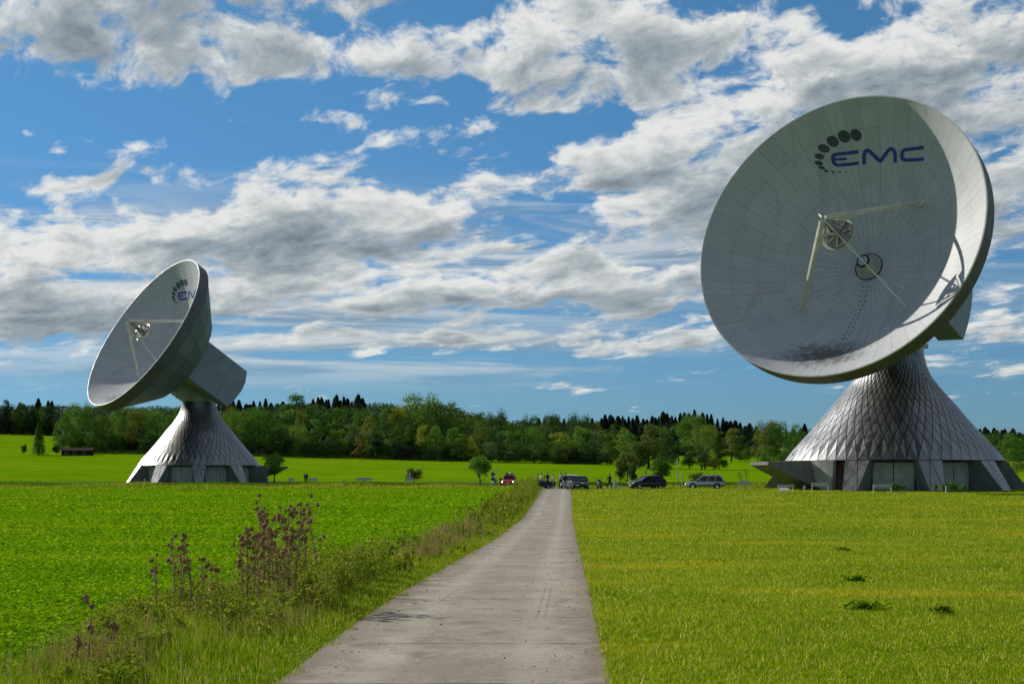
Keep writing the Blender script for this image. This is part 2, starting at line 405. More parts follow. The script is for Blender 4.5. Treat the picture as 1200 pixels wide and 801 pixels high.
def scatter(n, y0, y1, lo, hi, p=1.6):
    """points with a density that falls with distance"""
    u = rng.random(n); a = 2 - p
    Y = (y0 ** a + u * (y1 ** a - y0 ** a)) ** (1 / a) if abs(a) > 1e-6 else y0 * (y1 / y0) ** u
    L, H = lo(Y), hi(Y); X = L + (H - L) * rng.random(n)
    return X, Y
def blades(X, Y, h, w, lean=.45, base=None):
    n = len(X); Z = ground_z(X, Y) if base is None else base
    a = rng.random(n) * 2 * PI; b = rng.random(n) * 2 * PI; l = lean * h * rng.random(n)
    dx, dy = np.cos(a) * w / 2, np.sin(a) * w / 2
    P = np.stack([X, Y, Z], 1)
    A = P + np.stack([dx, dy, 0 * w], 1); B = P - np.stack([dx, dy, 0 * w], 1)
    T = P + np.stack([np.cos(b) * l, np.sin(b) * l, h], 1)
    return np.stack([A, B, T], 1).reshape(-1, 3)
def leaves(P, nrm, L, W):
    n = len(P); nrm = nrm / np.linalg.norm(nrm, axis=1)[:, None]
    r = rng.normal(size=(n, 3)); t = np.cross(nrm, r); t /= np.linalg.norm(t, axis=1)[:, None] + 1e-9; q = np.cross(nrm, t)
    L = np.asarray(L).reshape(-1, 1); W = np.asarray(W).reshape(-1, 1)
    return np.stack([P - t * L / 2, P + q * W / 2 + t * L * .08, P + t * L / 2, P - q * W / 2 + t * L * .08], 1).reshape(-1, 3)

# crop of low broad leaves on the left, in drilled rows
def crop():
    lo = lambda Y: -.36 * Y - 3; hi = lambda Y: path_l(Y) - VW(Y) + .25
    X, Y = scatter(330000, 13, 192, lo, hi, 1.9)
    bare = np.sin(X * .9 + np.sin(Y * .05) * 2) * .5 + np.sin(X * 2.1 + Y * .31) * np.sin(Y * .23 - X * .4)
    keep = rng.random(len(X)) < .72 + .3 * bare; X, Y = X[keep], Y[keep]
    X = np.where(rng.random(len(X)) < .55, np.round(X / .24) * .24 + rng.normal(0, .035, len(X)), X)
    wheel = np.minimum(np.abs((X + 9.2 + .02 * Y) % 12.0 - 5.1), np.abs((X + 9.2 + .02 * Y) % 12.0 - 6.9)) < .24
    gap = (np.sin(X * .43 + 2 * np.sin(Y * .07)) * np.sin(Y * .19 + X * .12) > .72)
    ok = (X < hi(Y) + .4) & ~(wheel & (rng.random(len(X)) < .8)) & ~(gap & (rng.random(len(X)) < .45)); X, Y = X[ok], Y[ok]
    n = len(X); sz = .05 + .0016 * np.clip(Y - 15, 0, 110); sz = sz * rng.uniform(.6, 1.4, n)
    z = ground_z(X, Y) + rng.uniform(.01, .11, n)
    nr = rng.normal(0, .38, (n, 3)); nr[:, 2] = 1
    return np_mesh('crop_leaves', leaves(np.stack([X, Y, z], 1), nr, sz, sz * .62), 4, M['cropleaf'])
tag(link('crop_leaves', crop()), kind='stuff')

def meadow_grass():
    lo = lambda Y: path_r(Y) - .02 - .16 * np.clip(np.sin(Y * 1.9) * np.sin(Y * .53 + 2) + .4 * np.sin(Y * 6.3), 0, 1); hi = lambda Y: .36 * Y + 3
    X, Y = scatter(720000, 13, 194, lo, hi, 1.95)
    n = len(X); k = np.clip(Y - 15, 0, 120)
    d = X - path_r(Y)
    patch = np.sin(X * .55 + 1.3 * np.sin(Y * .11)) * np.sin(Y * .37 + X * .2) + .6 * np.sin(X * 1.7 + Y * .9) * np.sin(Y * 1.3 - X)
    worn = (np.sin(Y * .8 + X * 1.9) * np.sin(Y * 1.7 - X * .6) > .35) & (rng.random(n) < .6) & (np.sin(X * .31 + Y * .13) > -.2)
    X, Y, d, k, patch = X[~worn], Y[~worn], d[~worn], k[~worn], patch[~worn]; n = len(X)
    h = (.034 + .017 * np.clip(patch, -1, 1.6) + .0006 * k) * rng.uniform(.5, 1.5, n) * np.clip(.5 + d * .8, .5, 1)
    w = (.0085 + .00036 * k) * rng.uniform(.6, 1.4, n)
    return np_mesh('meadow_grass', blades(X, Y, h, w, .9), 3, M['meadowgrass'])
tag(link('meadow_grass', meadow_grass()), kind='stuff')
def tufts():
    out = []
    Xc, Yc = scatter(1500, 14, 120, lambda Y: path_r(Y) + .1, lambda Y: .36 * Y + 3, 1.5)
    for x, y in zip(Xc, Yc):
        n = int(rng.integers(12, 46)); r = rng.uniform(.05, .22) * (1 + y / 60)
        X = x + rng.normal(0, r, n); Y = y + rng.normal(0, r, n); out.append(blades(X, Y, rng.uniform(.03, .085) * rng.uniform(.5, 1.2, n) * (1 + y / 150), (.009 + .0003 * y) * rng.uniform(.6, 1.5, n), 1.1))
    Xe, Ye = scatter(26000, 13, 120, lambda Y: path_r(Y) - .06, lambda Y: path_r(Y) + .22, 1.7); n = len(Xe)
    out.append(blades(Xe, Ye, rng.uniform(.02, .085, n), (.008 + .0003 * Ye) * rng.uniform(.6, 1.4, n), 1.2))
    return np_mesh('grass_tufts', np.concatenate(out), 3, M['meadowgrass'])
tag(link('grass_tufts', tufts()), kind='stuff')
def litter():
    n = 1300; Y = scatter(n, 14, 110, path_l, path_r, 1.7)[1]; u = rng.random(n); u = np.where(rng.random(n) < .45, np.clip(np.abs(rng.normal(0, .14, n)), 0, 1), u); u = np.where(rng.random(n) < .3, 1 - u, u)
    X = path_l(Y) + u * 3.2; z = ground_z(X, Y) + .022; nr = rng.normal(0, .8, (n, 3)); nr[:, 2] += .6; sz = rng.uniform(.007, .03, n) * (1 + Y / 90)
    return np_mesh('path_litter', leaves(np.stack([X, Y, z], 1), nr, sz, sz * rng.uniform(.3, .7, n)), 4, M['litter'])
M['litter'] = ground_foliage('dry_litter', ((.09, .065, .04), (.14, .10, .06), (.11, .10, .05), (.36, .30, .2)), trans=.1, sx=.5, sy=.5)
tag(link('path_litter', litter()), kind='stuff')

def verge_grass():
    lo = lambda Y: path_l(Y) - VW(Y) - .35; hi = lambda Y: path_l(Y) + .03 + .16 * np.clip(np.sin(Y * 2.3) * np.sin(Y * .71 + 1) + .3 * np.sin(Y * 7.1), 0, 1)
    X, Y = scatter(230000, 13, 192, lo, hi, 1.6)
    n = len(X); d = path_l(Y) - X; k = np.clip(Y - 15, 0, 120)
    tall = np.clip(.035 + .085 * np.clip(d, 0, 1.4), .03, .16) * (1 + .5 * np.sin(Y * 1.7 + X * 2.3) * np.sin(Y * .6))
    h = tall * rng.uniform(.5, 1.5, n); w = (.011 + .0004 * k) * rng.uniform(.6, 1.4, n)
    return np_mesh('verge_grass', blades(X, Y, h, w, .8), 3, M['vergegrass'])
tag(link('verge_grass', verge_grass()), kind='stuff')

def weeds():
    """mass of leafy, half dry weeds along the verge: many stems set with small leaves"""
    P = []; N = []; S = []
    def stem(x, y, h, nl, size, spread=.28):
        z0 = gz(x, y); lx, ly = rng.normal(0, .14, 2) * h
        t = rng.random(nl) ** .75
        a = rng.random(nl) * 2 * PI; r = spread * h * (1 - .55 * t) * rng.random(nl) ** .6
        P.append(np.stack([x + lx * t + np.cos(a) * r, y + ly * t + np.sin(a) * r, z0 + h * t], 1))
        nr = rng.normal(0, .55, (nl, 3)); nr[:, 2] += .55; nr[:, 0] += np.cos(a) * .5; nr[:, 1] += np.sin(a) * .5
        N.append(nr); S.append(size * rng.uniform(.6, 1.5, nl))
    def clump(y, u, r, k, h, nl, size, spread=.28):
        for _ in range(k):
            a = rng.random() * 6.28; q = r * abs(rng.normal(0, .6)); f = max(.35, 1.1 - .55 * q / r)
            stem(float(path_l(y)) + u + math.cos(a) * q, y + math.sin(a) * q * 1.6, h * f * rng.uniform(.6, 1.15), nl, size, spread)
    for _ in range(58):        # big bushy stand behind the thistles
        y = rng.uniform(24.5, 38); u = -rng.uniform(.3, 1.0) * VW(y); clump(y, u, .42, 9, rng.uniform(.45, .98) * max(.45, 1 - ((y - 30) / 9) ** 2), 100, .042)
    for _ in range(36):        # lower growth around the thistle stems
        y = rng.uniform(18.5, 26); u = -rng.uniform(.32, 1.0) * VW(y); clump(y, u, .34, 8, rng.uniform(.22, .55), 75, .04, .42)
    for _ in range(16):
        y = rng.uniform(15.5, 19); u = -rng.uniform(.6, 1.0) * VW(y); clump(y, u, .3, 6, rng.uniform(.15, .34), 60, .036, .5)
    for _ in range(44):        # on towards the road
        y = rng.uniform(38, 90); u = -rng.uniform(.4, 1.0) * VW(y); clump(y, u, .5, 6, rng.uniform(.2, .75), 46, .075)
    for _ in range(340):       # tall growth where the track meets the road
        y = rng.uniform(90, 190); u = -rng.uniform(.3, 3.2) if y < 150 else -rng.uniform(.3, 2.3)
        stem(float(path_l(y)) + u, y, rng.uniform(.5, 1.25) * (1.3 if y > 150 else .8), 60, .12)
    P = np.concatenate(P); N = np.concatenate(N); S = np.concatenate(S)
    return np_mesh('verge_weeds', leaves(P, N, S, S * .5), 4, M['weedleaf'])
tag(link('verge_weeds', weeds()), kind='stuff')

def dry_grass():
    out = []
    def clump(y, u, n, h, sp, w):
        x = float(path_l(y)) + u; X = x + rng.normal(0, sp, n); Y = y + rng.normal(0, sp * 2, n)
        out.append(blades(X, Y, h * rng.uniform(.4, 1.15, n), w * rng.uniform(.6, 1.5, n), .5))
    for _ in range(34): clump(rng.uniform(38, 62), -rng.uniform(.9, 2.3), 70, rng.uniform(.3, .6), .22, .014)
    for _ in range(30): clump(rng.uniform(17, 30), -rng.uniform(.8, 2.8), 40, rng.uniform(.25, .6), .2, .009)
    for _ in range(26): clump(rng.uniform(62, 120), -rng.uniform(.9, 2.4), 60, rng.uniform(.3, .7), .3, .03)
    for _ in range(24): clump(rng.uniform(16, 19), -rng.uniform(1.5, 2.6), 24, rng.uniform(.3, .6), .2, .007)
    return np_mesh('dry_grass', np.concatenate(out), 3, M['drygrass'])
tag(link('dry_grass', dry_grass()), kind='stuff')

def roadside():
    X = rng.uniform(-110, 110, 90000); Y = rng.choice([199, 207.5, 226], len(X)) + rng.normal(0, 1.2, len(X))
    near = (np.abs(X - path_r(Y) + 1.6) < 3.2) & (Y < 201); X, Y = X[~near], Y[~near]
    h = np.where(Y < 203, .28, .42) * rng.uniform(.4, 1.5, len(X)) * (.7 + .5 * np.sin(X * .35) * np.sin(X * .11 + 1))
    return np_mesh('roadside_grass', blades(X, Y, h, .1 * rng.uniform(.6, 1.4, len(X)), .6), 3, M['vergegrass'])
tag(link('roadside_grass', roadside()), kind='stuff')

def ditch():
    X = np.concatenate([rng.uniform(-75, 95, 26000), rng.uniform(ipx(690, 224), ipx(905, 224), 16000)]); Y = 225 + rng.normal(0, .9, len(X))
    h = np.abs(.38 + .3 * np.sin(X * .21) * np.sin(X * .067 + 2)) ; z = ground_z(X, Y) + h * rng.random(len(X)) * 1.15
    nr = rng.normal(0, .7, (len(X), 3)); nr[:, 2] += .5
    return np_mesh('ditch_weeds', leaves(np.stack([X, Y, z], 1), nr, rng.uniform(.1, .24, len(X)), rng.uniform(.06, .12, len(X))), 4, M['darkweed'])
tag(link('ditch_weeds', ditch()), kind='stuff')

# flat rosettes of dark weed in the meadow
for i, (px, py, r, lab) in enumerate(((1013, 714, .42, 'wide dark green weed patch nearest the camera in the mown meadow'), (1004, 682, .3, 'small dark weed patch in the meadow, middle of three in line'),
                                      (988, 646, .34, 'dark weed patch in the meadow, farthest of the three in line'), (1105, 720, .2, 'small dark weed tuft on its own at the right of the meadow'))):
    Y = 40.0
    for _ in range(30): Y = -(gz(ipx(px, Y), Y) - EYE) * FPX / (py - 555)
    X = ipx(px, Y); n = int(330 * r / .5)
    a = rng.random(n) * 2 * PI; q = r * np.minimum(np.abs(rng.normal(0, .42, n)), .95); xx, yy = X + np.cos(a) * q, Y + np.sin(a) * q * .8
    nr = rng.normal(0, .6, (n, 3)); nr[:, 2] = 1
    o = link('weed_patch', np_mesh('weed_patch', leaves(np.stack([xx - X, yy - Y, rng.uniform(.0, .115, n)], 1), nr, rng.uniform(.07, .17, n), rng.uniform(.03, .06, n)), 4, M['darkweed']))
    o.location = (X, Y, gz(X, Y)); tag(o, lab, 'weed', 'dark weeds in the meadow')

# ------------------------------------------------------------------ dead thistles
def seed_head_mesh():
    mb = MB(); mb.lathe([(.004, -.03), (.02, -.024), (.033, -.005), (.03, .018), (.016, .034), (.004, .038)], 8)
    for k in range(22):
        a = k * 2.4; z = -1 + 2 * (k + .5) / 22; q = math.sqrt(1 - z * z); d = Vector((math.cos(a) * q, math.sin(a) * q, z))
        p = d * .028; s = d.orthogonal().normalized() * .006
        mb.face([p - s, p + s, p + d * .026])
    o = mb.build('seed_head', M['seedhead']); me = o.data; bpy.data.objects.remove(o); return me
HEAD = seed_head_mesh()
def thistle(px, y, h, nb, label, seed, group):
    r = random.Random(seed); X = ipx(px, y); t = thing('dead_thistle', label, 'thistle', (X, y, gz(X, y)), 0, group)
    mb = MB(); lx, ly = r.uniform(-.12, .12) * h, r.uniform(-.1, .1) * h
    def at(f): return Vector((lx * f * f, ly * f * f, h * f))
    mb.tube([at(0), at(.25), at(.5), at(.75), at(1)], [.012, .0105, .009, .007, .004], 6)
    tips = [(at(1), Vector((0, 0, 1)))]
    for k in range(nb):
        f = r.uniform(.42, .95); a = r.uniform(0, 2 * PI); L = h * r.uniform(.12, .3) * (1.25 - f * .6)
        p0 = at(f); d = Vector((math.cos(a) * .55, math.sin(a) * .55, .85)).normalized()
        p1 = p0 + d * L * .5 + Vector((math.cos(a), math.sin(a), 0)) * L * .12; p2 = p0 + d * L + Vector((0, 0, L * .12))
        mb.tube([p0, p1, p2], [.007, .005, .004], 5); tips.append((p2, d))
        if r.random() < .6:
            q = p1 + Vector((r.uniform(-.06, .06), r.uniform(-.06, .06), r.uniform(.04, .1))); mb.tube([p1, q], [.003, .0025], 4); tips.append((q, d))
    mb.build('stem', M['drystem'], t)
    for p, d in tips:
        o = link('seed_head', HEAD, t); o.location = p; s = r.uniform(.6, 1.05); o.scale = (s, s, s * r.uniform(.9, 1.2))
        o.rotation_euler = (r.uniform(-.7, .7), r.uniform(-.7, .7), r.uniform(0, 6))
    n = int(60 * h / 1.2) + 10; ft = rng.random(n) * .8 + .06; a = rng.random(n) * 2 * PI
    P = np.stack([lx * ft ** 2 + np.cos(a) * .035, ly * ft ** 2 + np.sin(a) * .035, h * ft], 1)
    nr = np.stack([np.cos(a) * .6, np.sin(a) * .6, rng.normal(.3, .6, n)], 1)
    link('dry_leaves', np_mesh('dry_leaves', leaves(P, nr, rng.uniform(.05, .12, n), rng.uniform(.018, .035, n)), 4, M['drygrass']), t)
G1 = 'dead thistles in the loose row beside the crop'; G2 = 'dead thistles in the dense brown clump'; G3 = 'dead thistles behind the clump'
ORD = ['first', 'second', 'third', 'fourth', 'fifth', 'sixth', 'seventh', 'eighth', 'ninth', 'tenth', 'eleventh', 'twelfth', 'thirteenth', 'fourteenth', 'fifteenth', 'sixteenth', 'seventeenth', 'eighteenth', 'nineteenth', 'twentieth']
loose = [(183, 23.5, .85, 3), (205, 24, 1.05, 5), (212, 23.2, .98, 5), (225, 23.8, 1.12, 4), (238, 24.5, .75, 3), (250, 24.2, .62, 2)]
for i, (px, y, h, nb) in enumerate(loose):
    thistle(px, y, h, nb, 'dead brown thistle of the loose row, %s from the left' % ORD[i], 40 + i, G1)
clump = [(284, 25.4, 1.05, 6), (290, 24.6, 1.15, 8), (297, 25.2, 1.3, 9), (303, 24.2, 1.1, 8), (309, 25.6, 1.38, 9), (316, 24.4, 1.32, 9), (322, 24.9, 1.48, 10), (327, 23.8, 1.12, 7), (332, 25.0, 1.5, 10), (338, 24.1, 1.2, 8), (345, 24.6, 1.4, 8)]
for i, (px, y, h, nb) in enumerate(clump):
    thistle(px, y, h, nb, 'tall dead brown thistle of the dense clump, %s stem from its left' % ORD[i], 60 + i, G2)
for i, (px, y, h, nb) in enumerate([(360, 27.5, 1.5, 5), (371, 28, 1.48, 5)]):
    thistle(px, y, h, nb, ('left' if i == 0 else 'right') + ' one of two thin thistles rising from the bush beside the clump', 90 + i, G3)
for i, (px, y, h, nb) in enumerate([(104, 17.6, .62, 2), (133, 17.9, .4, 2), (92, 17.0, .35, 1)]):
    thistle(px, y, h, nb, ['thin bare dead stem, tallest of three by the lower left corner', 'short dead stem right of the tallest by the lower left corner', 'shortest dead stem nearest the lower left corner'][i], 95 + i, 'short dead stems near the camera')

# ------------------------------------------------------------------ antennas
def cladding_mat():
    m, t, b = newmat('aluminium_shingles'); geo = t.node('ShaderNodeNewGeometry'); rp = geo.outputs['Random Per Island']
    co = t.node('ShaderNodeTexCoord').outputs['Object']
    n = t.noise(t.map(co, sc=(1.6, 1.6, .35)), 1.0, 5, .6); f = t.math('ADD', t.math('MULTIPLY', rp, .22), t.math('MULTIPLY', n, .78))
    c = t.mix(t.mapr(f, .25, .7), (.20, .207, .215), (.32, .325, .335))
    c = t.mix(t.math('MULTIPLY', t.mapr(n, .55, .75), .35), c, (.2, .18, .16))
    run = t.noise(t.map(co, sc=(.9, .9, .05)), 1.0, 5, .65); c = t.mix(t.math('MULTIPLY', t.mapr(run, .52, .7), .45), c, (.12, .115, .105)); sp_ = t.noise(co, 3.5, 4, .7); c = t.mix(t.math('MULTIPLY', t.mapr(sp_, .58, .75), .4), c, (.45, .45, .44))
    setp(t, b, c, t.mapr(n, .3, .7, .33, .47, False), .92, .5); return m
M['clad'] = cladding_mat()

def reflector_mat():
    m, t, b = newmat('reflector_panels'); co = t.node('ShaderNodeTexCoord').outputs['Object']; s = t.sep(co)
    r = t.math('SQRT', t.math('ADD', t.math('MULTIPLY', s[0], s[0]), t.math('MULTIPLY', s[1], s[1])))
    th = t.math('ARCTAN2', s[1], s[0])
    def radial(N):
        fr = t.math('ABSOLUTE', t.math('SUBTRACT', t.math('FRACT', t.math('MULTIPLY_ADD', th, N / (2 * PI), 200.5)), .5))
        return t.math('MULTIPLY', t.math('MULTIPLY', fr, 2 * PI / N), r)
    n = t.noise(co, .35, 5, .6); n2 = t.noise(co, 1.3, 4, .6)
    rl = t.mapr(radial(48), .045, .015)
    rl2 = t.math('MULTIPLY', t.mapr(radial(96), .045, .015), t.math('GREATER_THAN', r, 6.3))
    ring = None
    for rr in (3.6, 6.3, 8.9, 11.35, 13.65):
        k = t.mapr(t.math('ABSOLUTE', t.math('SUBTRACT', r, rr)), .05, .018); ring = k if ring is None else t.math('MAXIMUM', ring, k)
    line = t.math('MAXIMUM', t.math('MAXIMUM', t.math('MULTIPLY', rl, .7), t.math('MULTIPLY', rl2, .3)), t.math('MULTIPLY', ring, .42))
    line = t.math('MULTIPLY', line, t.mapr(n2, .3, .7, .25, .95))
    c = t.mix(t.mapr(n, .3, .7), (.395, .41, .43), (.435, .445, .46))
    cell = t.node('ShaderNodeTexWhiteNoise', noise_dimensions='2D'); t.put(cell.inputs['Vector'], t.comb(t.math('FLOOR', t.math('MULTIPLY_ADD', th, 48 / (2 * PI), 200.0)), t.math('FLOOR', t.math('DIVIDE', t.math('SUBTRACT', r, 1.1), 2.52)), 0.0))
    c = t.mix(t.math('MULTIPLY', cell.outputs['Value'], .28), c, (.29, .295, .30))
    run = t.noise(t.map(co, sc=(1.6, .10, .10)), 1.0, 5, .6); c = t.mix(t.math('MULTIPLY', t.mapr(run, .54, .74), .30), c, (.2, .205, .2))
    streak = t.noise(t.comb(t.math('MULTIPLY', th, 26.0), t.math('MULTIPLY', r, .22), 0.0), 1.0, 4, .6)
    c = t.mix(t.math('MULTIPLY', t.mapr(streak, .5, .75), .16), c, (.3, .31, .3))
    # repaired squares
    for (u, v, a) in ((.77, 14.4, .8), (-.05, 7.8, .75), (.07, 4.05, .6)):
        k = t.math('MULTIPLY', t.math('LESS_THAN', t.math('ABSOLUTE', t.math('SUBTRACT', s[0], u)), a), t.math('LESS_THAN', t.math('ABSOLUTE', t.math('SUBTRACT', s[1], v)), a))
        c = t.mix(t.math('MULTIPLY', k, .45), c, (.47, .49, .51))
    # lichen and dirt low in the bowl
    e = t.math('SQRT', t.math('ADD', t.math('POWER', t.math('DIVIDE', t.math('ADD', s[0], .9), 6.2), 2), t.math('POWER', t.math('DIVIDE', t.math('ADD', s[1], 12.3), 2.9), 2)))
    d1 = t.noise(t.map(co, sc=(1.2, 2.2, 1)), 1.0, 8, .75, .6); d2 = t.noise(t.map(co, sc=(3.2, .5, 1)), 1.0, 5, .65)
    dm = t.math('ADD', t.math('SUBTRACT', 1.0, e), t.math('MULTIPLY', t.math('SUBTRACT', t.math('ADD', t.math('MULTIPLY', d1, .7), t.math('MULTIPLY', d2, .3)), .5), 3.2))
    c = t.mix(t.math('MULTIPLY', t.mapr(dm, .05, .85), .85), c, (.055, .055, .05))
    low = t.math('MULTIPLY', t.mapr(s[1], -8.5, -15), t.mapr(d2, .5, .72))
    c = t.mix(t.math('MULTIPLY', low, .35), c, (.25, .25, .23))
    sl = t.math('MULTIPLY', t.math('LESS_THAN', t.math('ABSOLUTE', t.math('SUBTRACT', t.math('ABSOLUTE', t.math('ADD', s[0], t.math('MULTIPLY', t.math('SINE', t.math('MULTIPLY', s[1], 3.1)), .05))), .27)), .075), t.math('LESS_THAN', t.math('FRACT', t.math('DIVIDE', s[1], .62)), .45))
    sl = t.math('MULTIPLY', sl, t.math('MULTIPLY', t.math('LESS_THAN', s[1], -2.0), t.math('GREATER_THAN', s[1], -11.6)))
    line = t.math('MAXIMUM', line, t.math('MULTIPLY', sl, .9))
    c = t.mix(line, c, (.07, .075, .08))
    setp(t, b, c, .55, 0, .35); return m
M['dish'] = reflector_mat()
def band_mat():
    m, t, b = newmat('ribbed_rim_sheet'); co = t.node('ShaderNodeTexCoord').outputs['Object']; s = t.sep(co)
    th = t.math('ARCTAN2', s[1], s[0]); w = t.math('ABSOLUTE', t.math('SUBTRACT', t.math('FRACT', t.math('MULTIPLY', th, 260 / (2 * PI))), .5))
    seam = t.math('ABSOLUTE', t.math('SUBTRACT', t.math('FRACT', t.math('MULTIPLY_ADD', th, 24 / (2 * PI), 50)), .5))
    n = t.noise(co, .6, 5)
    c = t.mix(t.mapr(n, .3, .7), (.088, .084, .095), (.12, .115, .125)); c = t.mix(t.math('MULTIPLY', t.mapr(w, .12, .03), .6), c, (.07, .075, .075))
    c = t.mix(t.math('MULTIPLY', t.mapr(seam, .012, .004), .8), c, (.2, .2, .195))
    setp(t, b, c, .6, .2, .4, bump(t, w, .4, .04)); return m
M['band'] = band_mat()
def backpanel_mat():
    m, t, b = newmat('weathered_back_panels'); co = t.node('ShaderNodeTexCoord').outputs['Object']
    rp = t.node('ShaderNodeNewGeometry').outputs['Random Per Island']
    n = t.noise(t.map(co, sc=(.5, .12, .5)), 1.0, 5, .6); rib = t.noise(t.map(co, sc=(6, .15, 6)), 1.0, 2)
    c = t.mix(t.mapr(t.math('ADD', t.math('MULTIPLY', n, .6), t.math('MULTIPLY', rp, .4)), .25, .7), (.13, .15, .18), (.185, .205, .235))
    c = t.mix(t.math('MULTIPLY', t.mapr(rib, .45, .62), .25), c, (.07, .08, .08)); setp(t, b, c, .65, .1, .35); return m
M['backpanel'] = backpanel_mat()
def cw_mat():
    m, t, b = newmat('stained_counterweight_sheet'); co = t.node('ShaderNodeTexCoord').outputs['Object']; s = t.sep(co)
    n = t.noise(co, .5, 5, .6); st = t.noise(t.map(co, sc=(3, .22, .9)), 1.0, 4, .65)
    c = t.mix(t.mapr(n, .3, .7), (.19, .23, .275), (.24, .275, .315)); c = t.mix(t.math('MULTIPLY', t.mapr(st, .62, .72), .8), c, (.07, .075, .075))
    k = t.math('MAXIMUM', t.mapr(t.math('ABSOLUTE', t.math('ADD', s[2], t.math('MULTIPLY_ADD', s[1], .6, 11.6))), .06, .03), t.mapr(t.math('ABSOLUTE', t.math('ADD', s[2], 15.6)), .06, .03))
    c = t.mix(t.math('MULTIPLY', k, .8), c, (.06, .065, .07)); setp(t, b, c, .6, .1, .4); return m
M['cw'] = cw_mat()

# outline of the concrete-and-aluminium tower: radius, height above the ground
PROF = [(12.03, 3.2), (11.08, 4.46), (9.55, 6.08), (7.74, 8.19), (6.5, 9.7), (5.44, 10.86), (4.39, 12.2), (3.63, 13.7), (3.25, 15.25)]
def prof_dense(k):
    P = [Vector((a, b)) for a, b in PROF]; P = [2 * P[0] - P[1]] + P + [2 * P[-1] - P[-2]]; out = []
    for i in range(1, len(P) - 2):
        for j in range(20):
            t = j / 20; a, b, c, d = P[i - 1:i + 3]
            out.append(.5 * ((2 * b) + (c - a) * t + (2 * a - 5 * b + 4 * c - d) * t * t + (3 * b - a - 3 * c + d) * t ** 3))
    out.append(P[-2]); return [(p.x * k, p.y) for p in out]

DISH_R, DISH_D = 16.0, 8.5
def dz(r): return -DISH_D + DISH_D * r * r / (DISH_R ** 2)

